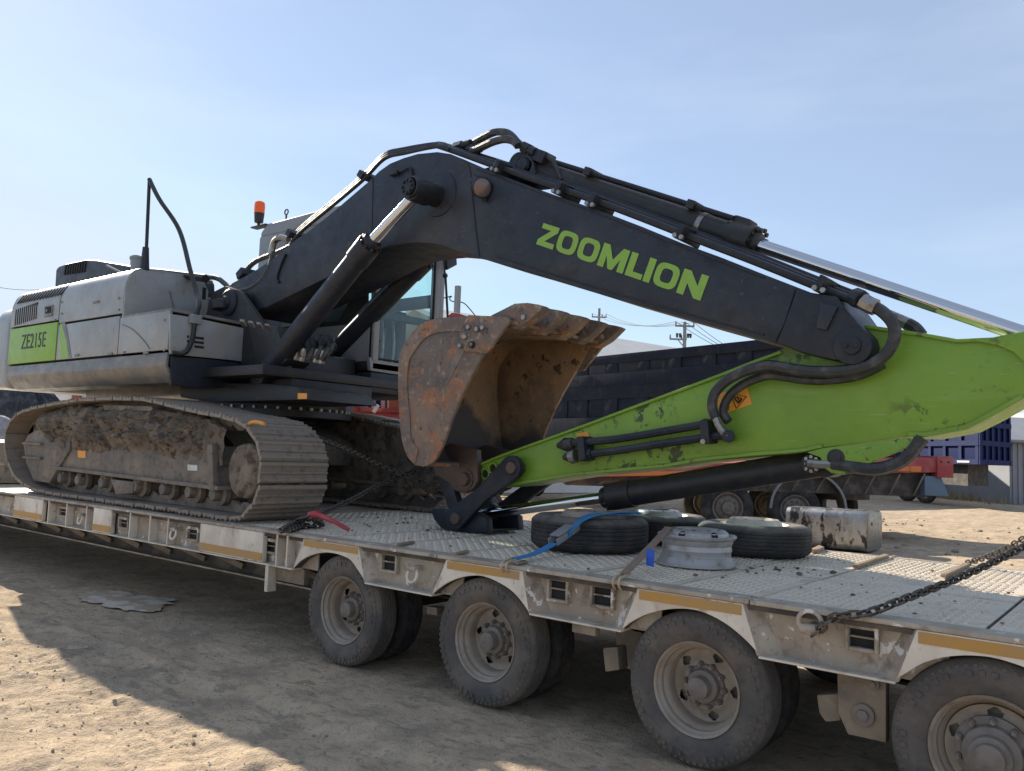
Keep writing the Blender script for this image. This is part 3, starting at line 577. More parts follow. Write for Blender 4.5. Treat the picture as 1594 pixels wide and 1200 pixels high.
for side in (0, 1):
    dy = 0 if side == 0 else 2.34
    T = bpy.data.objects.new("crawler_track", None); COL.objects.link(T); T.parent = EX; ROOT[T.name] = ROOT[EX.name]
    for k in range(NS):
        s = k * PITCH; p = along(s); t = (along(s + PITCH * .5) - along(s - PITCH * .5)).normalized()
        n = V((t.z, 0, -t.x)); n = n if n.dot(p - cen) > 0 else -n
        y = n.cross(t); xx = t
        if y.y < 0: xx = -t; y = n.cross(xx)
        jr = Matrix.Rotation(hzj.uniform(-.035, .035), 4, 'Y') @ Matrix.Rotation(hzj.uniform(-.012, .012), 4, 'Z') @ Matrix.Translation(V((0, hzj.uniform(-.006, .006), hzj.uniform(-.004, .003))))
        inst(shoe_me, "track_shoe", T, basis(xx, V((0, 1, 0)), n, V((p.x, YT0 + dy, p.z))) @ jr)
    # chain links just inside the shoes
    for yy in (.25, .43):
        cb = MB()
        for k in range(NS):
            s = k * PITCH; p = along(s); t = (along(s + PITCH * .5) - along(s - PITCH * .5)).normalized()
            n = V((t.z, 0, -t.x)); n = n if n.dot(p - cen) > 0 else -n
            c = p - n * .095
            cb.poly([V((c + t * a * PITCH + n * h).to_tuple()) + V((0, YT0 + dy + yy - c.y + 0, 0)) for a, h in ((-.54, .05), (.50, .05), (.54, -.01), (.32, -.055), (-.05, -.055), (-.46, -.02))], (0, .05, 0))
        cb.build("track_chain", M['frame'], T, bevel=.004, seg=1)
    Yd = lambda p, y: wy(p, y) + V((0, dy, 0))
    y0 = .22
    MB().poly([Yd(p, y0) for p in [(75, 690), (335, 694), (338, 762), (76, 727)]], (0, .42, 0)).build("track_frame", M['frame'], T, bevel=.015)
    MB().poly([Yd(p, y0 - .04) for p in [(72, 724), (338, 757), (338, 763), (72, 729)]], (0, .5, 0)).build("frame_ledge", M['frame'], T, bevel=.004)
    MB().poly([Yd(p, y0 - .05) for p in [(322, 692), (330, 692), (332, 764), (324, 762)]], (0, .06, 0)).build("frame_rib", M['frame'], T, bevel=.004)
    MB().poly([Yd(p, y0 - .03) for p in [(60, 668), (84, 652), (110, 662), (108, 700), (76, 752), (52, 748), (40, 720), (36, 690), (44, 676)]], (0, .40, 0)).build("idler_guard", M['frame'], T, bevel=.012)
    for q in range(2):
        MB().poly([Yd(p, y0 - .07) for p in [(34, 688 + q * 22), (62, 690 + q * 22), (62, 693 + q * 22), (34, 691 + q * 22)]], (0, .10, 0)).build("guard_rib", M['frame'], T)
    a, b_ = wy((347, 733), .2), wy((404, 733), .2); r = (wy((375, 690), .2).z - wy((375, 776), .2).z) / 2
    c = wy((376, 733), .17) + V((0, dy, 0))
    dsk = MB(); dsk.lathe([(0, 0), (r * .55, .004), (r * .90, .012), (r, .03), (r, .14), (r * .85, .16), (r * .85, .5)], c, (0, 1, 0), 40)
    for v in dsk.bm.verts:
        if v.co.y < c.y + .1: v.co += V((.012 * NZ.noise(v.co * 9), .012 * NZ.noise(v.co * 7), .012 * NZ.noise(v.co * 8 + V((3, 0, 0)))))
    dsk.build("final_drive", M['mud'], T, ang=60)
    sp_ = MB(); rr_ = r * .98
    sp_.lathe([(0, 0), (rr_ * 1.12, 0), (rr_ * 1.12, .06), (0, .06)], V((c.x, YT0 + dy + .32, c.z)), (0, 1, 0), 26); sp_.build("sprocket", M['frame'], T)
    ci = Yd((52, 705), .3); sp2 = MB(); sp2.lathe([(0, 0), (.40, 0), (.42, .03), (.42, .2), (0, .2)], V((ci.x, YT0 + dy + .25, ci.z)), (0, 1, 0), 30); sp2.build("idler_wheel", M['frame'], T)
    for px in (92, 119, 156, 251, 291, 329, 208):
        p = Yd((px, 0), .2); zt = ZD + .155
        x = wy((px, 745 + (px - 92) * .14), .2).x
        rb = MB(); rb.lathe([(0, 0), (.05, 0), (.06, .02), (.06, .07), (.105, .08), (.105, .13), (.085, .15), (.085, .34), (.105, .36), (.105, .42), (0, .42)], V((x, YT0 + dy + .10, zt + .055)), (0, 1, 0), 18)
        rb.build("track_roller", M['frame'], T, ang=40)
        MB().box((x - .06, YT0 + dy + .118, zt + .03), (x + .05, YT0 + dy + .19, zt + .13)).build("roller_bracket", M['mud'], T, bevel=.012)
    MB().poly([Yd(p, y0 - .03) for p in [(172, 746), (208, 750), (206, 768), (180, 770)]], (0, .2, 0)).build("track_guide", M['frame'], T, bevel=.01)
    MB().poly([Yd(p, y0 - .02) for p in [(160, 630), (236, 632), (238, 640), (162, 638)]], (0, .35, 0)).build("carrier_guard", M['frame'], T, bevel=.008)
    if side == 0:
        mud_grid(T, PY(.21, [(50, 660), (70, 642), (110, 630), (160, 634), (240, 636), (300, 645), (347, 668)]), PY(.21, [(60, 700), (90, 704), (130, 712), (180, 710), (240, 716), (300, 722), (340, 726)]), .24, .15, 3.3, 220, 60)
        for a, c, m in (((89, 700), (101, 713), 'paper'), ((121, 701), (133, 713), 'sticker'), ((292, 723), (307, 733), 'paper')):
            p, q = wy(a, .214), wy(c, .214); MB().poly([wy(p_, .214) for p_ in [a, (c[0], a[1] + 1), c, (a[0], c[1] - 1)]], (0, .004, 0)).build("label_plate", M[m], T)
    else:
        mud_grid(T, [V((x, YT0 + dy, z)) for x, z in ((-10.8, 1.75), (-9.5, 1.93), (-8, 1.95), (-7, 1.87), (-6.45, 1.70))], [V((x, YT0 + dy, 1.15)) for x in (-10.8, -9.5, -8, -7, -6.5)], YT0 + dy + .12, .10, 8.1, 50, 14)

# carbody and slew ring
MB().poly([(-9.7, .8, 1.35), (-7.5, .8, 1.35), (-7.4, .8, 1.55), (-7.9, .8, 1.80), (-9.3, .8, 1.80), (-9.8, .8, 1.55)], (0, 1.6, 0)).build("carbody", M['frame'], EX, bevel=.03)
sr = MB(); sr.lathe([(0, 0), (.86, 0), (.86, .07), (.80, .075), (.80, .16), (0, .16)], (-7.9, 1.6, 1.86), (0, 0, 1), 60); rg = sr.build("slew_ring", M['black'], EX)
bl = MB()
for k in range(44):
    a = 2 * math.pi * k / 44; bl.cyl((-7.9 + .83 * math.cos(a), 1.6 + .83 * math.sin(a), 1.93), (-7.9 + .83 * math.cos(a), 1.6 + .83 * math.sin(a), 1.96), .018, n=6)
o = bl.build("ring_bolts", M['steel'], rg); o["kind"] = "stuff"
# upper frame
MB().box((-11.3, .6, 2.22), (-6.70, 3.05, 2.32)).build("upper_frame", M['black'], EX, bevel=.02)
MB().poly([wy(p, .8) for p in [(280, 595), (420, 597), (462, 603), (476, 622), (330, 626), (280, 618)]], (0, .9, 0)).build("frame_skirt", M['black'], EX, bevel=.015)
# ---- engine hood (near side) : dark core and separate panels with shut lines
YH = .20
XR, XH, XB = -11.66, wy((195, 430), YH).x, wy((262, 520), YH).x     # rear edge, hood front, tool box front
ZT = 3.43
MB().poly([V((XR, YH + .05, 2.26)), V((XH - .03, YH + .05, 2.26)), V((XH - .03, YH + .05, 2.95)), V((XR, YH + .05, 2.95))], (0, 1.0, 0)).build('hood_core', M['gap'], EX)
def hood_section(name, x0, x1, zlo, m, full=True):
    """sheet-metal section: side wall, rounded shoulder and top, as one bent panel"""
    t = .02
    pf = [(YH, zlo), (YH, 3.16), (YH + .014, 3.235), (YH + .045, 3.32), (YH + .09, 3.38), (YH + .16, 3.415), (YH + .30, 3.43), (YH + .5, 3.435), (1.22, 3.44)]
    inner = [(y + t, z) if z < 3.17 else (y + t * .8, z - t) for y, z in pf][::-1]
    return MB().poly([V((x0, y, z)) for y, z in pf + inner], (x1 - x0, 0, 0)).build(name, m, EX, bevel=.004, seg=1, ang=40)
xa, xb = wy((91, 500), YH).x, wy((188, 480), YH).x
ZG = wy((50, 506), YH).z                                             # seam above the green panel
ZK = wy((100, 561), YH).z                                            # seam above the skirt
hs = hood_section("hood_door", XR + .01, xa - .012, ZG + .012, M['hood'])
hm = hood_section("hood_door", xa + .012, XH, wy((140, 497), YH).z + .012, M['hood'])
MB().poly([V((XH - .02, YH + .004, 2.80)), V((XH - .02, YH + .004, 3.16)), V((XH - .02, YH + .049, 3.318)), V((XH - .02, YH + .15, 3.40)), V((XH - .02, YH + .5, 3.42)), V((XH - .02, 1.12, 3.40)), V((XH - .02, 1.17, 3.30)), V((XH - .02, 1.18, 2.80))], (.035, 0, 0)).build("hood_front_panel", M['hood'], EX, bevel=.012)
fp = wx((318, 457), XH + .016)
MB().box((XH + .012, fp.y - .025, fp.z - .07), (XH + .018, fp.y + .02, fp.z + .07)).build("hood_slot", M['gap'], EX)
# slots in the rear door
for k in range(16):
    x = XR + .15 + k * .083 
    sl_ = MB(); a = V((x, YH + .006, 3.235)); c = V((x + .05, YH + .058, 3.345)); n = V((0, -.9, .42))
    sl_.obox((a + c) / 2 + n * .002, (c - a) / 2, V((.011, 0, 0)), n * .004).build("vent_slot", M['gap'], EX)
for k in range(11):
    x = wy((25 + k * 3.15, 490), YH).x; z0, z1 = wy((40, 504), YH).z, wy((40, 479), YH).z
    MB().box((x - .014, YH - .004, z0 + k * .004), (x + .010, YH + .006, z1 + k * .004)).build("vent_slot", M['gap'], EX)
p, q = wy((69, 494), YH), wy((83.5, 474), YH)
lt = MB().box((p.x, YH - .012, p.z), (q.x, YH + .006, q.z)).build("door_latch", M['hood2'], EX, bevel=.006)
MB().box((p.x + .05, YH - .018, p.z + .04), (q.x - .03, YH - .010, q.z - .02)).build("latch_recess", M['gap'], lt)
c = (p + q) / 2; MB().cyl(c + V((0, -.03, 0)), c + V((0, -.01, 0)), .016, n=12).build("lock", M['steel'], lt)
# green panel, grey panels
gp = MB().box((XR + .03, YH - .006, ZK + .014), (xa - .012, YH + .02, ZG - .012)).build("green_panel", M['greenp'], EX, bevel=.006)
MB().box((xa + .012, YH, ZK + .014), (xb - .01, YH + .02, wy((140, 497), YH).z - .012)).build("side_panel", M['hood'], EX, bevel=.006)
MB().poly([wy(p_, YH - .003) for p_ in [(93.5, 504), (100, 503), (107, 557), (93.5, 558.5)]], (0, .004, 0)).build("green_wedge", M['greenp'], EX)
MB().poly([wy(p_, YH - .004) for p_ in [(95, 501), (101, 501), (106, 525), (111, 557), (106.5, 557.5), (103, 530)]], (0, .005, 0)).build("grey_swoosh", M['hood2'], EX)
tx = bpy.data.curves.new("model_lettering", 'FONT'); tx.body = "ZE215E"; tx.size = .3; tx.extrude = .003; tx.space_character = 1.06
to_ = bpy.data.objects.new("tmp", tx); COL.objects.link(to_); bpy.context.view_layer.update()
tme = bpy.data.meshes.new_from_object(to_.evaluated_get(bpy.context.evaluated_depsgraph_get())); bpy.data.objects.remove(to_); tme.name = "model_lettering"
p, q = wy((32.5, 544), YH - .008), wy((71, 527), YH - .008); xs_ = [v.co.x for v in tme.vertices]; zs_ = [v.co.y for v in tme.vertices]
sx, sz = (q.x - p.x) / (max(xs_) - min(xs_)), .185 / (max(zs_) - min(zs_))
for v in tme.vertices: v.co = V(((v.co.x - min(xs_)) * sx, -v.co.z, (v.co.y - min(zs_)) * sz))
tme.materials.clear(); tme.materials.append(M['slate'])
inst(tme, "model_lettering", gp, Matrix.Translation(p))
# tool box in front of the hood
ZBX = wy((225, 489), YH).z
MB().box((xb + .006, YH, ZK + .014), (XB, YH + .03, ZBX)).build("tool_box_side", M['hood'], EX, bevel=.008)
zf = wx((262, 551), XB).z
f1 = [(262, 488.5), (300, 494.5), (385, 512.5), (391, 523), (395, 545), (395, 565), (330, 558), (262, 551.5)]
MB().poly([wx(p_, XB - .01) for p_ in f1], (.035, 0, 0)).build("tool_box_front", M['hood'], EX, bevel=.014)
MB().poly([V((xb + .006, YH + .01, ZBX - .005)), V((XB, YH + .01, ZBX - .005)), V((XB, 1.18, ZBX - .03)), V((xb, 1.18, ZBX - .03))], (0, 0, .03)).build("tool_box_lid", M['hood2'], EX, bevel=.006)
for k in range(3):
    for (a, c) in ((291, 294), (302.5, 317)):
        z = 522 + k * 7 + (a - 291) * .12
        MB().poly([wx(p_, XB + .028) for p_ in [(a, z), (c, z + (c - a) * .12), (c, z + 3.6 + (c - a) * .12), (a, z + 3.6)]], (.004, 0, 0)).build("vent_slot", M['gap'], EX)
hl = [wy(p_, YH - .003) for p_ in cat([(190, 505, 0), (205, 512, 0), (222, 528, 0), (233, 543, 0)], 5)]
MB().tube(hl, .006, 6).build("panel_crease", M['hood2'], EX)
MB().tube([wx(p_, XH + .02) for p_ in [(264, 453), (269, 473), (275, 496)]], .008, 6).build("gas_strut", M['hood2'], EX)
# skirt below
zs0 = 2.205
pf = [(YH + .005, ZK - .012), (YH - .01, ZK - .14), (YH + .03, zs0 + .02), (YH + .12, zs0 - .06), (YH + .3, zs0 - .075), (YH + .3, zs0 - .05), (YH + .14, zs0 - .03), (YH + .06, zs0 + .03), (YH + .02, ZK - .14), (YH + .03, ZK - .012)]
MB().poly([V((XR + .05, y, z)) for y, z in pf], (XB - XR - .05, 0, 0)).build("side_skirt", M['hood2'], EX, bevel=.004, ang=50)
MB().poly([wx(p_, XB - .03) for p_ in [(262, 553.5), (330, 560), (396, 568), (394, 598), (384, 604), (300, 604), (262, 600)]], (.05, 0, 0)).build("skirt_front", M['slate2'], EX, bevel=.02)
for (px, py) in ((96, 488), (96, 470), (185, 482), (185, 464), (193, 548), (256, 545), (256, 498), (86, 498)):
    c = wy((px, py), YH - .004); MB().cyl(c, c + V((0, -.008, 0)), .013, n=10).build("panel_bolt", M['grey'], EX)
for (px, py) in ((120, 553), (172, 551), (228, 549)):
    c = wy((px, py), YH - .002); MB().box(c - V((.05, .012, .012)), c + V((.05, .002, .012))).build("panel_hinge", M['hood2'], EX, bevel=.004)
MB().box(wy((150, 470), YH) - V((.07, .014, .012)), wy((150, 470), YH) + V((.07, .002, .012))).build("door_handle", M['hood2'], EX, bevel=.006)
# counterweight behind
cw = [V((XR - .03, YH + .02, 2.16)), V((XR - .03, YH + .02, 3.0)), V((XR - .03, YH + .10, 3.2)), V((XR - .03, YH + .3, 3.30)), V((XR - .03, 2.9, 3.3)), V((XR - .03, 3.12, 3.0)), V((XR - .03, 3.12, 2.16))]
MB().poly(cw, (-.62, 0, 0)).build("counterweight", M['hood'], EX, bevel=.10, seg=4)
# engine deck on top
MB().box((XR, 1.2, 2.1), (-9.0, 3.08, 3.30)).build("engine_bay", M['hood2'], EX, bevel=.05, seg=3)
K = lambda p: wy(p, .60)
hp = [K(p_) for p_ in [(84, 452), (86, 418), (91, 413), (100, 410), (133, 403), (150, 404), (203, 413), (203, 440)]]
MB().poly(hp, (0, 1.1, 0)).build("engine_cover", M['slate'], EX, bevel=.05, seg=4, ang=50)
for k in range(9):
    px = 100 + k * 3.8; a, c = K((px, 427 - k * .55)), K((px + 3.2, 412.5 - k * .85))
    MB().poly([K(p_) for p_ in [(px, 428 - k * .55), (px + 1.9, 427.7 - k * .55), (px + 4.6, 412 - k * .85), (px + 2.7, 412.3 - k * .85)]], (0, -.012, 0)).build("vent_slot", M['gap'], EX)
e = wy((212, 421), .55); MB().cyl(e, wy((212, 403), .55), .062, n=16).cyl(wy((212, 404), .55), wy((212, 400), .55), .07, n=16).cyl(wy((212, 400), .55), wy((212, 398.5), .55), .045, n=16).build("filler_cap", M['grey'], EX, bevel=.006)
MB().tube(cat([wy(p_, .9) for p_ in [(236, 423), (250, 424), (290, 429), (320, 433)]], 4), .045, 8).build("deck_cable", M['black'], EX)
MB().tube([wy(p_, .5) for p_ in [(166, 413), (180, 420), (192, 426)]], .012, 6).build("lifting_wire", M['grey'], EX)
# handrail: post on the hood, apex, leg down to the tool box
a = [wy(p_, .42) for p_ in [(226, 421), (228, 385), (232, 292)]]
hr = MB().tube([wy((225, 421), .42), wy((227, 385), .42)], [.05, .034], 10).build("rail_socket", M['black'], EX)
ap = wy((232.5, 279), .42)
MB().tube(cat(a + [ap], 5), .019, 10).build("handrail", M['black'], EX)
MB().tube(cat([ap, wy((248, 310), .44), wx((279, 358), -8.3), wx((296, 420), -8.0), wx((306, 455), -7.85), wx((310, 474), -7.69), wx((304, 497), XB + .06), wx((300, 525), XB + .05), wx((293, 543), XB + .06), wx((284, 550), XB + .05), wx((268, 549), XB + .03)], 6), .024, 10).build("handrail", M['black'], EX)
c = wx((304, 497), XB + .06); MB().obox(c, V((.03, 0, 0)), V((0, .06, 0)), V((0, 0, .045))).build("rail_clamp", M['grey'], EX, bevel=.008)
# boom foot zone: dark frame, swing motor, hoses, valve block
YB0, YB1 = 1.13, 1.81
MB().box((-8.62, 1.22, 2.1), (-7.3, 1.95, 2.60)).build("boom_bracket_base", M['black'], EX, bevel=.02)
for y in (1.02, 1.84):
    MB().poly([wy(p_, y) for p_ in [(318, 500), (330, 455), (350, 445), (372, 452), (420, 520), (410, 590), (318, 590)]], (0, .07, 0)).build("boom_bracket", M['black'], EX, bevel=.01)
c = wy((352, 470), .98); MB().lathe([(0, 0), (.12, 0), (.15, .02), (.15, .09)], c, (0, 1, 0), 28).lathe([(0, -.03), (.06, -.03), (.07, 0)], c, (0, 1, 0), 18).build("boom_foot_pin", M['slate2'], EX, bevel=.004)
MB().cyl(wy((344, 482), .96), wy((344, 468), .96), .10, n=18).build("swivel_housing", M['black'], EX, bevel=.02)
MB().poly([wy(p_, .9) for p_ in [(386, 505), (430, 507), (446, 560), (420, 585), (398, 590), (394, 545)]], (0, .3, 0)).build("deck_box", M['black'], EX, bevel=.02)
for k in range(4):
    x = 373 + k * 13
    MB().poly([wz(p_, 2.60) for p_ in [(x, 500 + k * 2.2), (x + 7, 501 + k * 2.2), (x + 11, 509 + k * 2.2), (x + 4, 508 + k * 2.2)]], (0, 0, .02)).build("step_tread", M['steel'], EX)
MB().box((-7.6, .95, 2.08), (-6.72, 2.0, 2.22)).build("front_beam", M['black'], EX, bevel=.02)
vb = MB().box((-7.35, 1.22, 2.22), (-6.95, 1.95, 2.52)).build("valve_block", M['black'], EX, bevel=.02)
for (px, py) in ((460, 560), (469, 562), (491, 564), (500, 566)):
    for k in range(2):
        c = wy((px + k * 2, py - k * 9), 1.0); MB().cyl(c, c + V((.02, 0, .07)), .030, .026, 8).build("hose_fitting", M['steel'], EX, bevel=.005)
hz_ = random.Random(4)
for (x0, y0, x1, y1) in ((461, 555, 447, 520), (470, 557, 458, 522), (492, 558, 500, 525), (501, 560, 516, 528), (480, 560, 486, 530), (450, 580, 430, 548)):
    MB().tube(cat([wy((x0, y0), 1.0), wy(((x0 + x1) / 2 + 6, (y0 + y1) / 2 - 4), 1.05), wy((x1, y1), 1.35)], 5), .034, 8).build("hydraulic_hose", M['hose'], EX)
MB().cyl(wy((512, 545), 1.2), wy((505, 530), 1.2), .09, n=16).build("swivel_joint", M['black'], EX, bevel=.01)
MB().cyl(wy((433, 581), .92), wy((442, 579), .92), .02, n=10).build("grease_line", M['steel'], EX)
# ---- cab
YC0, YC1 = 2.0, 3.08
XF = wy((578, 575), YC0).x; XK = wy((405, 345), YC0).x; ZC0, ZC1 = wx((578, 576), XF).z, 4.33
CB = bpy.data.objects.new("cab", None); COL.objects.link(CB); CB.parent = EX; ROOT[CB.name] = ROOT[EX.name]
t = .10
MB().box((XK, YC0, ZC0), (XF, YC1, ZC0 + .10)).build("cab_floor", M['black'], CB, bevel=.02)
MB().poly([V((XK + .02, YC0, ZC1 - .10)), V((XK + .14, YC0, ZC1)), V((XF - .55, YC0, ZC1 + .02)), V((XF - .08, YC0, ZC1 - .05)), V((XF, YC0, ZC1 - .17)), V((XK + .02, YC0, ZC1 - .17))], (0, YC1 - YC0, 0)).build("cab_roof", M['cabg'], CB, bevel=.05, seg=3, ang=50)
xw0 = wy((497, 500), YC0).x
MB().box((XK, YC0, ZC0 + .1), (XK + .55, YC0 + .06, ZC1 - .15)).build("cab_rear_panel", M['cabg'], CB, bevel=.03)
MB().box((XK, YC0, ZC0 + .1), (XK + .06, YC1, ZC0 + 1.0)).build("cab_back", M['cabg'], CB, bevel=.02)
zsill = wy((545, 504), YC0).z
MB().box((XK + .55, YC0, ZC0 + .1), (XF - .002, YC0 + .05, zsill)).build("cab_lower_panel", M['cabg'], CB, bevel=.02)
MB().box((XK + .55, YC0 + .002, zsill), (XF - .14, YC0 + .04, zsill + .05)).build("window_seal", M['gap'], CB)
for (x, y, m) in ((XF - .07, YC0 + .0, 'cabg'), (XF - .07, YC1 - .085, 'cabg'), (XF - .068, YC1 - .16, 'cabg'), (XK + .0, YC1 - .08, 'cabg'), (XK + 1.05, YC1 - .07, 'black')):
    MB().box((x, y, ZC0 + .1), (x + .085, y + .085, ZC1 - .16)).build("cab_pillar", M[m], CB, bevel=.02)
MB().poly([wy(p_, YC0 + .005) for p_ in [(558, 440), (570, 440), (570, 505), (525, 505)]], (0, .04, 0)).build("window_pillar", M['gap'], CB)
MB().poly([wx(p_, XF) for p_ in [(575, 555), (590, 560), (640, 568), (692, 575), (692, 595), (577, 577)]], (-.06, 0, 0)).build("cab_front_panel", M['cabg'], CB, bevel=.02)
MB().box((XF - .02, YC0 + .07, ZC1 - .30), (XF + .01, YC1 - .06, ZC1 - .15)).build("window_header", M['black'], CB, bevel=.01)
zf0 = wx((600, 560), XF).z
MB().box((XF - .008, YC0 + .075, zf0), (XF, YC1 - .155, ZC1 - .28)).build("front_window", M['glass'], CB)
for (y0, y1) in ((YC0 + .066, YC0 + .092), (YC1 - .175, YC1 - .15)): MB().box((XF - .012, y0, zf0), (XF + .006, y1, ZC1 - .28)).build("window_seal", M['gap'], CB)
MB().box((XF - .012, YC0 + .092, zf0 - .006), (XF + .006, YC1 - .09, zf0 + .010)).build("window_seal", M['gap'], CB)
MB().box((XK + .56, YC0 + .015, zsill + .05), (XF - .08, YC0 + .022, ZC1 - .17)).build("side_window", M['glass'], CB)
MB().box((XK + .1, YC1 - .03, ZC0 + .25), (XF - .1, YC1 - .022, ZC1 - .17)).build("door_window", M['glass'], CB)
MB().box((XK + .1, YC1 - .06, ZC0 + .1), (XF - .08, YC1 - .01, ZC0 + .25)).box((XK + .1, YC1 - .06, ZC0 + .86), (XF - .08, YC1 - .01, ZC0 + 1.02)).build("cab_door", M['cabg'], CB, bevel=.02)
zb = wx((625, 492), XF).z
MB().box((XF - .05, YC0 + .10, zb - .05), (XF - .03, YC1 - .09, zb + .03)).build("window_bar", M['slate'], CB, bevel=.01)
MB().bar(wx((588, 492), XF - .3), wx((655, 503), XF - .3), .05, .06).build("console_rail", M['black'], CB)
MB().box((XF - 1.15, 2.28, ZC0 + .45), (XF - .62, 2.80, ZC0 + .62)).box((XF - 1.25, 2.28, ZC0 + .6), (XF - 1.1, 2.80, ZC0 + 1.3)).build("seat", M['seat'], CB, bevel=.05, seg=3)
MB().box((XF - 1.1, 2.84, ZC0 + .1), (XF - .5, 2.98, ZC0 + .82)).box((XF - 1.1, 2.1, ZC0 + .1), (XF - .5, 2.24, ZC0 + .82)).build("console", M['seat'], CB, bevel=.03)
for y in (2.45, 2.62): MB().tube(cat([V((XF - .35, y, ZC0 + .1)), V((XF - .33, y, ZC0 + .4)), V((XF - .42, y + .03, ZC0 + .75))], 4), .016, 6).build("pedal_lever", M['steel'], CB)
MB().box((XF - .30, 2.16, ZC0 + .9), (XF - .24, 2.32, ZC0 + 1.15)).build("monitor", M['gap'], CB, bevel=.02)
MB().tube(cat([wx(p_, XF + .02) for p_ in [(590, 470), (600, 452), (622, 440)]], 4), .012, 6).build("wiper", M['black'], CB)
p = wy((403, 343), YC0 + .03)
bc = MB().cyl(p + V((0, 0, -.03)), p + V((0, 0, .09)), .055, .065, 18).bar(p + V((-.10, 0, -.09)), p + V((.22, 0, -.09)), .10, .02).cyl(p + V((0, 0, -.1)), p, .02, n=8).build("beacon_base", M['black'], CB, bevel=.005)
MB().lathe([(.066, 0), (.068, .10), (.062, .14), (.04, .155), (0, .158)], p + V((0, 0, .09)), (0, 0, 1), 20).build("beacon_lens", M['beacon'], CB)
c = wy((446, 330), YC0 + .3); MB().tube([c + V((.035 * math.cos(t_), 0, .035 * math.sin(t_))) for t_ in [2 * math.pi * k / 12 for k in range(12)]], .009, 6, True).cyl(c + V((0, 0, -.12)), c + V((0, 0, -.03)), .012, n=8).build("lifting_eye", M['black'], CB)
# skirt under the cab
MB().box((XK, YC0 - .02, 2.16), (XF + .02, YC1, ZC0 - .02)).build("cab_skirt", M['slate'], EX, bevel=.025)
MB().poly([wy(p_, YC0 - .022) for p_ in [(523, 583), (536, 583), (536, 595), (523, 595)]], (0, -.004, 0)).build("label_plate", M['paper'], EX)
MB().poly([wy(p_, YC0 - .022) for p_ in [(539, 583), (564, 584), (564, 595), (539, 594)]], (0, -.003, 0)).build("name_plate", M['gap'], EX)
MB().poly([wy(p_, .53) for p_ in [(464, 612), (478, 612), (478, 621), (464, 621)]], (0, -.004, 0)).build("label_plate", M['sticker'], EX)
# mirror on its arm at the cab's front corner
pm = [wx(p_, XF + .12) for p_ in [(690, 396), (706, 396), (707, 413), (692, 421)]]
mr_ = MB().poly(pm, (.05, 0, 0)).build("mirror", M['black'], CB, bevel=.012)
MB().tube([wx(p_, XF + .14) for p_ in [(689, 384), (692, 420), (693.5, 430), (697, 495)]], [.010, .010, .014, .014], 8).build("mirror_rod", M['black'], mr_)
c = wx((693, 429), XF + .14); MB().blob(c, .032, .032, .032, 0, sub=2).build("mirror_joint", M['black'], mr_)
# ---- boom
BOOM = [(373, 490), (356, 484), (346, 470), (348, 452), (362, 440), (392, 424), (412, 411), (440, 391), (461, 372), (480, 360), (520, 328), (556, 297), (576, 280), (590, 266), (607, 254), (628, 245.5), (650, 239), (680, 236), (700, 239), (720, 247), (756, 262.8), (791, 276.6), (841, 295.4), (891, 313), (935, 328), (1000, 353), (1061, 378), (1123, 400.6), (1186, 425.7), (1262, 455), (1302, 461), (1318, 484), (1345, 513), (1356, 524), (1360, 537), (1356, 550), (1345, 560), (1327, 565), (1300, 561), (1277, 556), (1244, 548), (1209, 533), (1186, 528.6), (1086, 501), (1010, 479.6), (935, 458), (860, 434.5), (800, 416.5), (746, 401), (722, 393.5), (705, 388), (690, 382.5), (673, 379), (650, 377.5), (628, 379.6), (608, 383), (590, 388), (570, 398), (545, 413), (515, 429), (460, 456), (413, 479)]
bp = PY(YB0, BOOM)
BM_ = MB().ybar(bp, YB0, YB1).build("boom", M['slate'], EX, bevel=.012, ang=40)
def strip(name, pts, th, y0, y1, m, parent, bevel=.004):      # plate following a line seen from the side
    n = len(pts); nor = []
    for i in range(n):
        d = (pts[min(i + 1, n - 1)] - pts[max(i - 1, 0)]); d.y = 0; d.normalize(); nor.append(V((-d.z, 0, d.x)))
    o = [p for p in pts] + [pts[i] + nor[i] * th for i in range(n)][::-1]
    return MB().ybar(o, y0, y1).build(name, m, parent, bevel=bevel, seg=1)
def seam(name, pts, y, r, m, parent): return MB().tube([wy(p, y) for p in pts], r, 6).build(name, m, parent)
seam("weld_seam", [(580, 277), (580, 300), (579, 340), (578, 372)], YB0 - .001, .006, M['slate2'], BM_)
seam("weld_seam", cat([(721, 249, 0), (731, 262, 0), (737, 320, 0), (741, 360, 0), (746, 400, 0)], 4), YB0 - .001, .008, M['slate2'], BM_)
seam("weld_seam", [(1238, 449), (1222, 500), (1207, 531)], YB0 - .001, .008, M['slate2'], BM_)
MB().poly(PY(YB0 - .025, [(1240, 452), (1262, 456), (1302, 462), (1318, 484), (1345, 513), (1357, 525), (1359, 538), (1354, 551), (1343, 559), (1327, 564), (1300, 560), (1277, 555), (1244, 547), (1210, 532)]), (0, .028, 0)).build("boom_tip_plate", M['slate2'], BM_, bevel=.01)
MB().poly(PY(YB0 - .05, [(1277, 470), (1304, 477), (1286, 514), (1270, 510)]), (0, .03, 0)).build("tip_boss_plate", M['slate'], BM_, bevel=.006)
c = wy((1328, 539), YB0 - .025)
MB().lathe([(0, -.045), (.05, -.045), (.055, -.04), (.055, -.02), (.11, -.02), (.115, -.012), (.115, .01)], c, (0, 1, 0), 30).cyl(c + V((-.03, -.055, .0)), c + V((-.03, -.03, .0)), .016, n=6).cyl(c + V((.03, -.055, 0)), c + V((.03, -.03, 0)), .016, n=6).build("boom_tip_pin", M['slate2'], BM_, bevel=.004)
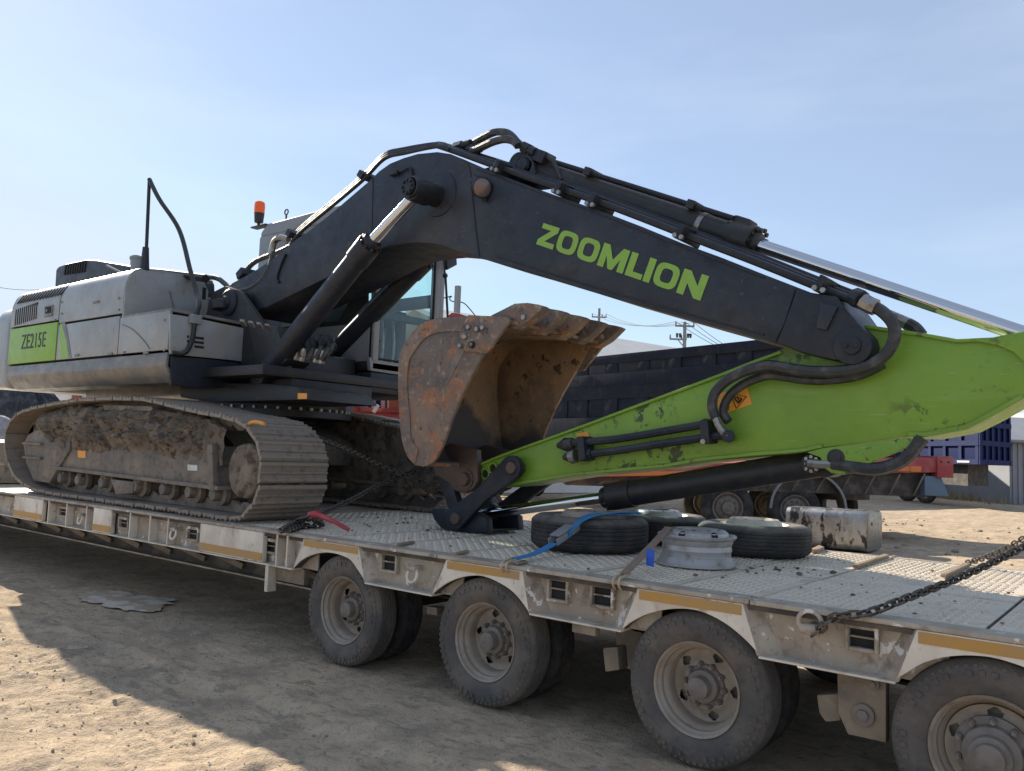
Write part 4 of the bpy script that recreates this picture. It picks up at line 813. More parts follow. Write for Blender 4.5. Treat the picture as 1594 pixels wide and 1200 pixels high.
# cylinder boss on the boom
c = wy((684, 302), YB0)
MB().lathe([(.0, -.012), (.20, -.012), (.205, 0)], c, (0, 1, 0), 40).build("boss_ring", M['slate'], BM_, bevel=.003)
ce = wy((653, 297), .93)
MB().cyl(V((ce.x + .02, .80, ce.z)), V((ce.x + .02, YB0 + .02, ce.z)), .088, .10, 28).build("cylinder_pin_boss", M['black'], BM_, bevel=.01)
pb = MB().lathe([(0, -.02), (.07, -.02), (.075, -.0), (.09, 0), (.09, .03)], V((ce.x, .80, ce.z)), (0, 1, 0), 24)
for k in range(8):
    a = k * math.pi / 4; pb.cyl((ce.x + .055 * math.cos(a), .785, ce.z + .055 * math.sin(a)), (ce.x + .055 * math.cos(a), .765, ce.z + .055 * math.sin(a)), .013, n=6)
pb.build("pin_cap", M['slate2'], BM_)
# work lamp
c = wy((749, 292), YB0 - .07)
lm = MB().lathe([(0, .07), (.05, .07), (.085, .02), (.09, -.03), (.08, -.035)], c, (-.86, .45, .25), 24).bar(c + V((0, .0, .0)), c + V((-.05, .08, .02)), .03, .05).build("work_lamp", M['slate2'], BM_)
MB().lathe([(0, -.042), (.05, -.04), (.078, -.03)], c, (-.86, .45, .25), 24).build("lamp_lens", M['lamp'], lm)
MB().bar(wy((735, 276), YB0 - .02), wy((752, 290), YB0 - .03), .02, .06).bar(wy((752, 305), YB0 - .03), wy((754, 313), YB0 - .02), .03, .03).build("lamp_bracket", M['slate'], lm)
seam("grease_line", cat([(610, 270, 0), (625, 266, 0), (638, 260, 0), (641, 275, 0)], 4), YB0 - .015, .010, M['slate2'], BM_)
MB().cyl(wy((608, 271), YB0 - .02), wy((620, 268), YB0 - .02), .022, n=10).build("line_fitting", M['slate2'], BM_)
seam("side_hose", cat([(444, 395, 0), (434, 420, 0), (431, 434, 0), (434, 440, 0)], 4), YB0 - .012, .012, M['slate2'], BM_)
# raised lettering, one mesh per letter
p0, p1, q0 = wy((835, 380), YB0 - .001), wy((1078, 464), YB0 - .001), wy((846, 347), YB0 - .001)
ex = (p1 - p0); WL = ex.length; ex.normalize(); ez = q0 - p0; ez = V((ez.x, 0, ez.z)); HL = ez.length
def letter(shapes, x):
    bb = MB(); e2 = ez / HL
    for ring in shapes:
        bb.poly([p0 + ex * ((x + a)) + ez * c_ for a, c_ in ring], (0, -.004, 0))
    return bb.build("letter", M['greenp'], BM_)
def strokeO(w, th=.30):
    o, n = [], 28
    def sup(k, a, b_):
        t_ = 2 * math.pi * k / n; c_, s_ = math.cos(t_), math.sin(t_)
        return (w / 2 + a * math.copysign(abs(c_) ** .62, c_), .5 + b_ * math.copysign(abs(s_) ** .62, s_))
    r = []
    for k in range(n):
        r.append([sup(k, w / 2, .5), sup(k + 1, w / 2, .5), sup(k + 1, w / 2 - th * HL * .95, .5 - th * .72), sup(k, w / 2 - th * HL * .95, .5 - th * .72)])
    return r
u = WL / 7.42                                                   # letter unit
s_ = .28
def R4(x0, z0, x1, z1): return [(x0, z0), (x1, z0), (x1, z1), (x0, z1)]
wZ, wO, wM, wL, wI, wN = .88 * u, .98 * u, 1.22 * u, .74 * u, .30 * u, 1.0 * u; gp_ = .10 * u
st = .29 * u
xx = 0
for ch in "ZOOMLION":
    if ch == 'Z':
        letter([R4(0, 0, wZ, .235), R4(0.02 * u, .765, wZ, 1), [(0, .235), (.36 * u, .235), (wZ, .765), (wZ - .36 * u, .765)]], xx); xx += wZ + gp_
    elif ch == 'O': letter(strokeO(wO), xx); xx += wO + gp_
    elif ch == 'M':
        letter([R4(0, 0, st, 1), R4(wM - st, 0, wM, 1), [(st, 1), (st, .52), (wM / 2 - .10 * u, .0), (wM / 2, .0), (wM / 2, .42)], [(wM - st, 1), (wM / 2, .42), (wM / 2, .0), (wM / 2 + .10 * u, .0), (wM - st, .52)]], xx); xx += wM + gp_
    elif ch == 'L': letter([R4(0, 0, st, 1), R4(st, 0, wL, .235)], xx); xx += wL + gp_ * .7
    elif ch == 'I': letter([R4(0, 0, st, 1)], xx); xx += st + gp_
    elif ch == 'N': letter([R4(0, 0, st, 1), R4(wN - st, 0, wN, 1), [(st, 1), (st, .50), (wN - st, .0), (wN - st, .50)]], xx); xx += wN
MB().tube([wy(p, YB0 - .002) for p in [(772, 399), (860, 427), (935, 450), (1010, 471.5), (1086, 493), (1190, 521)]], .007, 6).build("weld_seam", M['slate2'], BM_)
MB().tube([wy(p, YB0 - .002) for p in [(742, 262), (850, 303), (930, 331), (1060, 383), (1190, 432)]], .007, 6).build("weld_seam", M['slate2'], BM_)
# pipes along the boom
def pipes(name, pts, y, r, m, parent=None, n=5): return MB().tube(cat([wy(p, y) for p in pts], n), r, 8).build(name, m, parent or BM_)
for k in range(3):
    dy, off = .09 * k, k * 3.2
    pipes("boom_pipe", [(452, 385 - off), (466, 363 - off), (520, 318 - off), (567, 278 - off), (598, 247 - off), (630, 238 - off), (682, 227.5 - off * .6), (700, 233 - off * .6)], YB0 + .03 + dy, .020, M['slate2'])
for k in range(3):
    off = k * 5.0
    pipes("boom_pipe", [(682, 227 - off * .3), (712, 237 - off * .5), (770, 258 - off * .8), (860, 290 - off), (920, 310 - off), (990, 336 - off), (1075, 369 - off), (1180, 409 - off), (1262, 442 - off), (1300, 457 - off), (1328, 468 - off)], YB0 + .05 + k * .10, .026, M['slate2'], n=3)
for (px, py) in ((461, 366), (573, 276)):
    c = wy((px, py), YB0 + .10); d = V((.66, 0, .75))
    MB().obox(c, d * .035, V((0, .11, 0)), V((-.75, 0, .66)) * .04).build("pipe_clamp", M['slate2'], BM_, bevel=.012)
for (px, py) in ((885, 302), (937, 321), (1073, 370), (1288, 450), (790, 268)):
    c = wy((px, py - 2), YB0 + .12); d = V((.85, 0, -.5))
    MB().obox(c, d * .025, V((0, .16, 0)), V((.5, 0, .85)) * .055).build("pipe_clamp", M['slate2'], BM_, bevel=.01)
    for y in (-.17,): MB().cyl(c + V((-.02, y, -.03)), c + V((-.02, y - .02, -.03)), .018, n=6).cyl(c + V((.03, y, -.05)), c + V((.03, y - .02, -.05)), .018, n=6).build("clamp_bolt", M['steel'], BM_)
pipes("boom_hose", [(449, 373), (437, 371), (428, 376), (424, 388), (423, 405), (412, 430), (396, 446), (376, 452), (356, 446), (340, 434), (325, 432), (315, 442)], YB0 + .02, .030, M['hose'])
pipes("boom_hose", [(461, 378), (440, 389), (412, 400), (396, 408), (386, 418), (380, 432), (368, 444)], YB0 + .2, .030, M['hose'])
pipes("hose_end", [(449, 372.5), (437, 370), (428, 374), (423.5, 386), (422.5, 396)], YB0 + .015, .033, M['steel'])
MB().obox(wy((384, 428), YB0 + .1), V((.05, 0, .03)), V((0, .10, 0)), V((-.02, 0, .04))).build("pipe_clamp", M['slate2'], BM_, bevel=.01)
# arm cylinder bracket, hoses over the top
MB().poly(PY(1.33, [(752, 262), (800, 249), (812, 242.5), (822, 243), (830, 252), (833, 268), (826, 280), (800, 283)]), (0, .30, 0)).build("cylinder_bracket", M['slate'], BM_, bevel=.012)
c = wy((815, 257), 1.33); MB().lathe([(0, -.03), (.055, -.03), (.06, 0), (.09, 0), (.095, .02)], c, (0, 1, 0), 24).build("cylinder_pin", M['slate2'], BM_, bevel=.003)
pipes("boom_hose", [(716, 227), (733, 224), (752, 214), (770, 206), (786, 206), (797, 212), (808, 224), (822, 233), (834, 238)], 1.40, .034, M['hose'])
pipes("boom_hose", [(733, 236), (748, 230), (765, 222), (784, 217), (798, 219), (806, 227)], 1.30, .034, M['hose'])
for a, b_ in (((708, 231), (733, 224)), ((730, 235), (748, 230)), ((815, 229), (834, 238))): MB().cyl(wy(a, 1.36), wy(b_, 1.36), .042, n=12).cyl(wy(a, 1.36), wy(((a[0] + b_[0]) / 2, (a[1] + b_[1]) / 2), 1.36), .052, n=6).build("hose_fitting", M['slate2'], BM_)
MB().obox(wy((846, 246), 1.42), V((.06, 0, -.03)), V((0, .08, 0)), V((.025, 0, .045))).build("port_block", M['slate2'], BM_, bevel=.012)
pipes("boom_hose", [(852, 243), (862, 252), (868, 266), (874, 280)], 1.38, .022, M['hose'])
# ---- hydraulic cylinders
def cylinder(name, pts, rb, rr_, y, cap=.0, parent=EX, rodm='chrome', bodym='slate2', gap=.0, back=1):
    a, g_, e = [wy((p[0], p[1]), y) for p in pts]                # base, gland, rod eye
    d = (g_ - a).normalized(); Lb = (g_ - a).length
    bb = MB().cyl(a, g_ - d * .22, rb, n=28)
    o = bb.build(name, M[bodym], parent, ang=40)
    hd = MB().cyl(g_ - d * .24, g_ - d * .03, rb * 1.12, n=28).cyl(g_ - d * .05, g_ + d * .03, rb * .86, n=28).build("gland", M[bodym], o, bevel=.008)
    u, v = frame(d); bt = MB()
    for k in range(10):
        t_ = 2 * math.pi * k / 10; q = g_ - d * .03 + (u * math.cos(t_) + v * math.sin(t_)) * rb * .98
        bt.cyl(q, q + d * .025, .015, n=6)
    bt.build("gland_bolts", M['black'], o)["kind"] = "stuff"
    MB().cyl(g_, e, rr_, n=28).build("rod", M[rodm], o)
    MB().cyl(e + V((0, -rb * .95, 0)), e + V((0, rb * .95, 0)), rb * 1.05, n=28).build("rod_eye", M[bodym], o, bevel=.008)
    if back: MB().cyl(a + V((0, -rb * .9, 0)), a + V((0, rb * .9, 0)), rb * 1.1, n=24).build("base_eye", M[bodym], o, bevel=.008)
    return o, a, g_, e, d
for (pts, y) in (([(412, 586), (578, 377), (653, 297)], .93), ([(508, 562), (663, 402), (735, 330)], 2.0)):
    o, a, g_, e, d = cylinder("boom_cylinder", pts, .104, .052, y, rodm='chrome')
    u = d.cross(V((0, 1, 0))).normalized(); u = u if u.z > 0 else -u
    MB().tube([a + d * .5 + u * .13, g_ - d * .45 + u * .13, g_ - d * .25 + u * .12], .020, 8).build("cylinder_line", M['slate2'], o)
    MB().obox(g_ - d * .17 + u * .12, d * .05, V((0, .05, 0)), u * .04).build("port_block", M['slate2'], o, bevel=.008)
# arm cylinder lies along the top of the boom
o, a, g_, e, d = cylinder("arm_cylinder", [(815, 259), (1176, 380), (1640, 536)], .094, .048, 1.47, bodym='black')
u = V((0, 0, 1)); u = (u - d * u.dot(d)).normalized()
MB().cyl(g_ - d * .46, g_ - d * .42, .100, n=28).build("retaining_band", M['steel'], o)
for yy in (-.07, .05): MB().tube([a + d * .3 + u * .11 + V((0, yy, 0)), g_ - d * .9 + u * .115 + V((0, yy, 0)), g_ - d * .2 + u * .115 + V((0, yy, 0))], .018, 8).build("cylinder_line", M['slate2'], o)
for s__ in (.75, 1.75): MB().obox(a + d * s__ + u * .115, d * .035, V((0, .11, 0)), u * .032).build("pipe_clamp", M['black'], o, bevel=.01)
MB().cyl(g_ - d * .20, g_ - d * .02, .122, n=28).build("head_collar", M['black'], o, bevel=.008)
MB().obox(g_ - d * .14 + u * .10, d * .07, V((0, .07, 0)), u * .045).build("port_block", M['black'], o, bevel=.02)
bt = MB()
for k in range(9):
    t_ = -.4 + k * .5; bt.cyl(g_ + d * .01 + (u * math.cos(t_) + V((0, 1, 0)) * math.sin(t_)) * .105, g_ + d * .03 + (u * math.cos(t_) + V((0, 1, 0)) * math.sin(t_)) * .105, .018, n=6)
bt.build("head_bolts", M['black'], o)["kind"] = "stuff"
# ---- arm
YA0, YA1 = 1.25, 1.69
ARM = [(744, 722), (776, 708.4), (846, 683), (920, 656), (990.6, 629.5), (1060, 604), (1123.6, 580), (1174, 560), (1215, 545), (1262, 519), (1300, 508), (1350, 505.6), (1430, 517), (1490, 527.5), (1545, 525), (1594, 515), (1660, 505), (1720, 530), (1730, 570), (1690, 590), (1594, 620), (1545, 647.7), (1505, 668), (1470, 675), (1440, 680), (1412, 679.5), (1340, 689), (1280, 697), (1250, 703.5), (1223.5, 706), (1173, 709.5), (1085.5, 718.5), (1040, 727), (960, 734.5), (891, 741), (790.6, 757), (744, 760)]
ap_ = PY(YA0 + .02, ARM)
AR = MB().ybar(ap_, YA0 + .02, YA1 - .02).build("arm", M['green'], EX, bevel=.006, ang=40)
strip("top_flange", PY(YA0, ARM[0:9]), -.022, YA0, YA1, M['green'], AR)
strip("top_flange", PY(YA0, ARM[11:16]), -.022, YA0, YA1, M['green'], AR)
strip("bottom_flange", PY(YA0, ARM[20:26]), -.028, YA0, YA1, M['green'], AR)
strip("bottom_flange", PY(YA0, ARM[27:36]), -.026, YA0, YA1, M['green'], AR)
MB().poly(PY(YA0 - .004, [(1255, 704), (1280, 697.5), (1340, 690), (1411, 680.5), (1434, 688), (1349.6, 723), (1329.5, 735.5), (1312, 739), (1294, 736), (1283, 728), (1277, 712)]), (0, .03, 0)).build("cylinder_mount", M['green'], AR, bevel=.006)
MB().poly(PY(YA1 - .03, [(1255, 704), (1280, 697.5), (1340, 690), (1411, 680.5), (1434, 688), (1349.6, 723), (1329.5, 735.5), (1312, 739), (1294, 736), (1283, 728), (1277, 712)]), (0, .03, 0)).build("cylinder_mount", M['green'], AR, bevel=.006)
MB().poly(PY(YA0 - .006, [(1510, 529), (1545, 527), (1594, 517), (1660, 507), (1720, 532), (1730, 570), (1690, 588), (1612, 600), (1596, 566), (1578, 548), (1552, 537)]), (0, .03, 0)).build("rear_bracket", M['green'], AR, bevel=.006)
c = wy((1305, 716), YA0 - .004)
MB().lathe([(0, -.02), (.035, -.02), (.04, -.01), (.052, -.008), (.054, .01)], wy((1301, 712), YA0 - .004), (0, 1, 0), 24).build("mount_pin", M['black'], AR, bevel=.004)
# stickers
def decal(name, pts, y, m, parent, th=.003): return MB().poly(PY(y, pts), (0, -th, 0)).build(name, m, parent)
wl = decal("warning_label", [(1111, 615), (1163, 601), (1171, 629), (1124, 645)], YA0 + .019, M['sticker'], AR)
tri = [(1137, 612), (1162, 617.5), (1146.5, 636)]
tb_ = MB()
for i in range(3): tb_.bar(wy(tri[i], YA0 + .0145), wy(tri[(i + 1) % 3], YA0 + .0145), .003, .010, (0, 1, 0))
tb_.build("warning_triangle", M['ink'], wl)
tb_ = MB()
for pl in ([(1143, 619), (1148, 618), (1150, 622)], [(1144, 621), (1148, 626), (1153, 622)], [(1149, 628), (1155, 621), (1152, 619)]): tb_.tube([wy(p, YA0 + .0145) for p in pl], .006, 5)
tb_.build("warning_pictogram", M['ink'], wl)
tb_ = MB()
for (x, y) in ((1127, 637), (1130, 635), (1133, 637.5), (1131, 640), (1134, 634)): tb_.poly(PY(YA0 + .0148, [(x - 1.4, y - 1), (x + 1.4, y - 1.4), (x + 1.4, y + .8), (x - 1.2, y + 1.2)]), (0, -.001, 0))
tb_.build("warning_print", M['ink'], wl)
decal("small_label", [(897, 675), (916, 671.5), (918, 685), (899, 687)], YA0 + .019, M['sticker'], AR)
# pipes on the arm
def blk(px, pts, y0, y1): return MB().poly(PY(y0, pts), (0, y1 - y0, 0)).build("pipe_block", M['slate2'], AR, bevel=.01)
pipes("arm_pipe", [(893, 689.5), (960, 683.5), (1030, 672), (1100, 660)], YA0 - .06, .028, M['slate'], AR, 2)
pipes("arm_pipe", [(905, 708), (960, 701.5), (1030, 690.5), (1128, 677)], YA0 - .06, .028, M['slate'], AR, 2)
blk(0, [(896.5, 680), (907.5, 678.5), (911, 715), (900, 718)], YA0 - .115, YA0 + .03)
blk(0, [(1088, 655), (1096, 651), (1102, 655), (1104, 689), (1091, 691)], YA0 - .115, YA0 + .03)
for (a, b_, r0, r1) in (((868, 694), (892, 690), .018, .055), ((877, 712), (896, 709), .018, .05)):
    MB().tube([wy(a, YA0 - .06), wy(((a[0] * .45 + b_[0] * .55), (a[1] * .45 + b_[1] * .55)), YA0 - .06), wy(b_, YA0 - .06)], [r0, r1, r1 * .8], 10).build("hose_cap", M['hose'], AR, bevel=.004)
MB().cyl(wy((888, 711), YA0 - .06), wy((897, 709.5), YA0 - .06), .055, n=8).build("pipe_flange", M['steel'], AR, bevel=.006)
MB().cyl(wy((912, 708), YA0 - .06), wy((922, 706.5), YA0 - .06), .045, n=6).build("pipe_flange", M['slate2'], AR, bevel=.006)
MB().cyl(wy((1094, 687), YA0 - .12), wy((1094, 687), YA0 - .135), .018, n=6).build("clamp_bolt", M['steel'], AR)
pipes("arm_hose", [(1352, 474), (1372, 484), (1389, 502), (1393, 522), (1384, 545), (1366, 561), (1340, 573), (1305, 578), (1262, 578), (1225, 573), (1195, 569), (1165, 576), (1135, 590), (1114, 610), (1108.5, 632), (1114, 650)], YA0 - .13, .036, M['hose'], AR)
pipes("arm_hose", [(1375, 566), (1340, 583), (1300, 590), (1258, 591), (1222, 586), (1196, 584), (1172, 591), (1150, 603), (1134, 618), (1126, 637), (1128, 648), (1134, 656)], YA0 - .06, .032, M['hose'], AR)
pipes("hose_end", [(1113, 646), (1118, 660), (1126, 672), (1134, 679)], YA0 - .12, .026, M['steel'], AR)
pipes("hose_end", [(1342, 468), (1352, 474), (1364, 479)], YA0 - .13, .050, M['steel'], AR)
MB().cyl(wy((1134, 679), YA0 - .14), wy((1134, 679), YA0 + .02), .042, n=16).build("pipe_flange", M['slate2'], AR, bevel=.006)
MB().cyl(wy((1342, 467), YA0 - .13), wy((1330, 462), YA0 - .10), .06, n=8).build("hose_fitting", M['slate2'], AR, bevel=.006)
pipes("hose_end", [(1382, 491), (1396, 497), (1412, 504), (1425, 512)], YA1, .040, M['steel'], AR)
pipes("arm_hose", [(1412, 504), (1424, 511), (1434, 523)], YA1, .042, M['hose'], AR)
# bucket cylinder under the arm
o, a, g_, e, d = cylinder("bucket_cylinder", [(1290, 718), (945, 774), (707, 806)], .094, .046, 1.47, bodym='black')
MB().cyl(wy((1262, 722), 1.28), wy((1262, 722), 1.36), .06, n=16).build("cylinder_port", M['slate2'], o, bevel=.008)
for k in range(8):
    a_ = k * math.pi / 4; c = wy((1263, 722), 1.28); MB().cyl(c + V((.045 * math.cos(a_), -.012, .045 * math.sin(a_))), c + V((.045 * math.cos(a_), 0, .045 * math.sin(a_))), .012, n=6).build("port_bolt", M['steel'], o)
pipes("hose_end", [(1258, 721), (1275, 722), (1302, 722.5)], 1.26, .028, M['steel'], o)
pipes("cylinder_hose", [(1296, 722), (1330, 727), (1365, 730), (1395, 722), (1415, 708), (1428, 692), (1436, 682)], 1.26, .040, M['hose'], o)
# ---- bucket links
def link(name, p, q, r0, r1, y0, y1, m, hole=.5):
    a, b_ = wy(p, y0), wy(q, y0); d = V((b_.x - a.x, 0, b_.z - a.z)); L_ = d.length; d.normalize(); n = V((-d.z, 0, d.x)); o_ = []
    for k in range(13): t_ = -math.pi / 2 + math.pi * k / 12; o_.append(b_ + d * math.cos(t_) * r1 + n * math.sin(t_) * r1)
    for k in range(13): t_ = math.pi / 2 + math.pi * k / 12; o_.append(a + d * math.cos(t_) * r0 + n * math.sin(t_) * r0)
    return MB().ybar(o_, y0, y1).build(name, m, EX, bevel=.008)
def pin(name, p, y0, y1, r, m=None, parent=EX): c = wy(p, y0); return MB().lathe([(0, 0), (r * .9, 0), (r, .008), (r, y1 - y0)], c, (0, 1, 0), 24).build(name, m or M['pin'], parent, ang=40)
PA, PB, PC, PD = (794, 728), (707, 807), (683, 728), (720, 746)
for (y0, y1) in ((1.155, 1.215), (1.725, 1.785)):
    sh = wy(PA, 1.155); s2 = wy(PB, 1.155)
    def shift(v, yy): return V((v.x, yy, v.z))
    a, b_ = shift(sh, y0), shift(s2, y0); r0, r1 = .098, .094
    d = (b_ - a).normalized(); n = V((-d.z, 0, d.x)); o_ = []
    for k in range(13): t_ = -math.pi / 2 + math.pi * k / 12; o_.append(b_ + d * math.cos(t_) * r1 + n * math.sin(t_) * r1)
    o_.append((a + b_) / 2 + n * .066)
    for k in range(13): t_ = math.pi / 2 + math.pi * k / 12; o_.append(a + d * math.cos(t_) * r0 + n * math.sin(t_) * r0)
    o_.append((a + b_) / 2 - n * .066)
    MB().ybar(o_, y0, y1).build("side_link", M['slate2'], EX, bevel=.01)
pa, pb_ = wy(PA, 1.13), wy(PB, 1.13)
for nm, c in (("link_pin", pa), ("link_pin", pb_)): MB().lathe([(0, 0), (.045, 0), (.05, .008), (.05, .68)], c, (0, 1, 0), 24).build(nm, M['pin'], EX, ang=40)
# curved bucket link: two cheeks with a cross plate resting on the deck
for (y0, y1) in ((1.225, 1.30), (1.64, 1.715)):
    pc = V((wy(PC, 1.225).x, y0, wy(PC, 1.225).z)); pq = V((wy(PB, 1.225).x, y0, wy(PB, 1.225).z))
    foot = [V((p_.x, y0, max(p_.z, ZD + .008))) for p_ in PY(1.225, [(675, 722), (690, 720), (701, 745), (713, 785), (735, 795), (757, 806), (759, 829), (725, 833), (700, 831), (686, 822), (675, 808), (670, 793), (690, 790), (698, 793), (686, 760)])]
    MB().ybar(foot, y0, y1).build("bucket_link", M['slate2'], EX, bevel=.01)
zb_ = ZD + .012
MB().poly([V((p_.x, 1.27, max(p_.z, zb_))) for p_ in PY(1.225, [(672, 794), (690, 812), (720, 825), (758, 826), (757, 829), (722, 832), (700, 830), (684, 820), (674, 807)])], (0, .40, 0)).build("link_cross_plate", M['black'], EX, bevel=.006)
# arm tip holes, bucket ears
for p_ in ((757, 737.5), (769, 729)):
    c = wy(p_, YA0 + .019); MB().lathe([(.030, 0), (.048, -.006), (.048, -.02), (.036, -.02), (.034, .03)], c, (0, 1, 0), 20).build("pin_bush", M['green'], AR); MB().lathe([(0, -.004), (.034, -.004)], c, (0, 1, 0), 16).build("bush_hole", M['gap'], AR)
# ---- bucket
YK0, YK1 = .80, 2.04
BK = MB()
BACK = [(797, 493), (783, 490), (745.5, 493), (715, 494), (683, 496), (655, 508), (637.6, 530), (627.6, 550), (624, 580), (624, 610), (627, 650), (630, 686), (640, 713), (650, 723), (663, 726)]
back = cat([wy(p_, YK0) for p_ in BACK], 3)
TI = .03
cx_ = sum(p_.x for p_ in back) / len(back)
inn = []
for i, p_ in enumerate(back):
    d = back[min(i + 1, len(back) - 1)] - back[max(i - 1, 0)]; d.normalize(); n = V((d.z, 0, -d.x))
    if n.dot(V((wy((760, 600), YK0).x, 0, wy((760, 600), YK0).z)) - p_ + V((0, p_.y, 0))) < 0: n = -n
    inn.append(p_ + n * TI)
BK.ybar(back + inn[::-1], YK0, YK1)
BKT = BK.build("bucket", M['rust'], EX, bevel=.006, ang=40)
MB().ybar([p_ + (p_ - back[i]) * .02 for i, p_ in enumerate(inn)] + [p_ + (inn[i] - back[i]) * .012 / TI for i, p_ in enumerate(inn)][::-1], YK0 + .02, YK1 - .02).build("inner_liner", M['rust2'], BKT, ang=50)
SIDE = [wy(p_, YK0) for p_ in [(784, 493), (777, 509), (763, 538), (750.6, 561), (735, 590), (720, 621), (708, 650), (700, 673), (692, 695), (683, 713), (675, 722), (663, 726.5), (650, 724), (640, 714), (630, 687), (626, 650), (624, 611), (623.5, 580), (627, 551), (637, 530), (655, 508), (683, 495.5), (745, 492)]]
MB().ybar(SIDE, YK0 - .028, YK0).build("side_plate", M['rust'], BKT, bevel=.005)
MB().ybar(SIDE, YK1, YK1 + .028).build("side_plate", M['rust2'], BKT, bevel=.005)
# raised wear band round the rim of the side plate
band_o = cat([wy(p_, YK0) for p_ in [(735, 494), (683, 497), (656, 509), (638, 531), (628, 551), (625, 580), (625, 611), (627, 650), (631, 686), (640, 712), (651, 722)]], 4)
band_i = cat([wy(p_, YK0) for p_ in [(735, 516), (690, 518), (667, 527), (652, 545), (642, 562), (639, 585), (639, 611), (643, 648), (644, 676), (648, 690), (656, 700)]], 4)
MB().ybar(band_o + band_i[::-1], YK0 - .040, YK0 - .027).build("wear_band", M['rust'], BKT, bevel=.004)
MB().ybar([wy(p_, YK0) for p_ in [(731, 515), (741, 520), (700, 600), (690, 598)]], YK0 - .033, YK0 - .027).build("side_wear_strip", M['frame'], BKT, bevel=.002)
for yy, sg in ((YK0 - .028, -1), (YK1 + .028, 1)):
    CUT = [wy(p_, YK0) for p_ in [(797, 495), (801, 501), (764.5, 551.5), (731, 548), (722, 520), (736, 492)]]
    MB().ybar(CUT, min(yy, yy + sg * .03), max(yy, yy + sg * .03)).build("side_cutter", M['rust'], BKT, bevel=.005)
    for p_ in ((738, 511), (751, 514), (725, 540), (743, 538), (733, 526), (760, 512)):
        c = wy(p_, YK0); c.y = yy + sg * .03; MB().cyl(c, c + V((0, sg * .022, 0)), .022, .018, 12).build("cutter_bolt", M['steel'], BKT, bevel=.005)
c = wy((743, 538), YK0); MB().lathe([(0, 0), (.025, 0), (.03, .02), (.03, .03)], V((c.x, YK0 - .08, c.z)), (0, 1, 0), 16).build("side_boss", M['black'], BKT)
# lip and teeth
lipa = wy((801, 503), YK0); lx, lz = lipa.x, lipa.z
MB().poly([V((lx + .03, YK0, lz - .015)), V((lx + .03, YK0, lz + .012)), V((lx - .28, YK0, lz + .075)), V((lx - .28, YK0, lz + .03))], (0, YK1 - YK0, 0)).build("cutting_lip", M['rust'], BKT, bevel=.004)
for k in range(5):
    y = YK0 + .07 + k * (YK1 - YK0 - .14) / 4
    tip = wy((851, 480), YK0 + .07); tx_, tz_ = tip.x, tip.z
    bb = MB()
    pf = [(lx - .25, lz + .08), (lx - .02, tz_ + .050), (lx + .10, tz_ + .046), (tx_ - .04, tz_ + .024), (tx_, tz_ + .006), (tx_ - .012, tz_ - .008), (lx + .12, lz + .012), (lx + .0, lz - .045), (lx - .08, lz - .03)]
    n_ = len(pf); A, B = [], []
    for (x, z) in pf:
        f = (x - lx) / (tx_ - lx); w_ = .056 - (.012 if f > .9 else 0)
        A.append(bb.bm.verts.new((x, y - w_, z))); B.append(bb.bm.verts.new((x, y + w_, z)))
    bb.bm.faces.new(A); bb.bm.faces.new(B[::-1])
    for i in range(n_): bb.bm.faces.new((A[i], B[i], B[(i + 1) % n_], A[(i + 1) % n_]))
    to_ = bb.build("bucket_tooth", M['rust'], BKT, bevel=.007, seg=2)
    MB().cyl((lx + .08, y - .075, lz + .04), (lx + .08, y + .075, lz + .04), .02, n=10).build("tooth_pin", M['steel'], to_)
for y0 in (1.20, 1.66):
    MB().poly([V((p_.x, y0, p_.z)) for p_ in PY(1.20, [(676, 700), (700, 690), (742, 700), (744, 748), (736, 762), (722, 768), (706, 763), (700, 752), (676, 738)])], (0, .06, 0)).build("bucket_ear", M['pin'], BKT, bevel=.01)
pe, pc_ = wy(PD, 1.16), wy(PC, 1.20)
MB().lathe([(0, 0), (.05, 0), (.055, .008), (.055, .60)], pe, (0, 1, 0), 24).lathe([(0, .03), (.085, .03), (.085, .05)], pe, (0, 1, 0), 24).build("bucket_pin", M['pin'], BKT, ang=40)
MB().lathe([(0, 0), (.05, 0), (.05, .52)], pc_, (0, 1, 0), 20).build("bucket_pin", M['pin'], BKT, ang=40)
# ------------------------------------------------------------------ loose things on the deck
def lying_wheel(name, label, c, rtyre, h, rimm, group, disc=True, tilt=0):
    T = thing(name, label, "spare wheel", c, group); c = V(c)
    k = rtyre / .40; Z = V((0, 0, 1)); s = h / .23
    pf = [(.245 * k, .03 * s), (.27 * k, .012 * s), (.31 * k, 0), (.35 * k, .006 * s), (.374 * k, .02 * s), (.390 * k, .034 * s), (.396 * k, .045 * s)]
    for t in (.065, .092, .12, .147, .17): pf += [(.398 * k, (t - .006) * s), (.389 * k, (t - .004) * s), (.389 * k, (t + .001) * s), (.398 * k, (t + .003) * s)]
    pf += [(.396 * k, .19 * s), (.388 * k, .20 * s), (.372 * k, .214 * s), (.35 * k, .226 * s), (.31 * k, .23 * s), (.27 * k, .218 * s), (.245 * k, .20 * s), (.235 * k, .115 * s)]
    MB().lathe(pf, c, Z, 56, closed=True).build("tyre", M['tyre2'], T, ang=40)
    if disc:
        bb = MB(); hh = h
        bb.lathe([(.232 * k, .03 * s), (.232 * k, hh - .03), (.246 * k, hh - .012), (.242 * k, hh - .006), (.225 * k, hh - .03), (.205 * k, hh - .035), (.195 * k, hh + .0), (.17 * k, hh + .028), (.12 * k, hh + .034), (.118 * k, hh + .01), (.118 * k, hh - .04)], c, Z, 48)
        rm = bb.build("rim", M[rimm], T, ang=30)
        for q in range(8):
            a = 2 * math.pi * q / 8; MB().lathe([(0, 0), (.012, 0)], c + V((.147 * k * math.cos(a), .147 * k * math.sin(a), hh + .034)), Z, 10).build("stud_hole", M['gap'], rm)
    return T
zt = ZD + .006
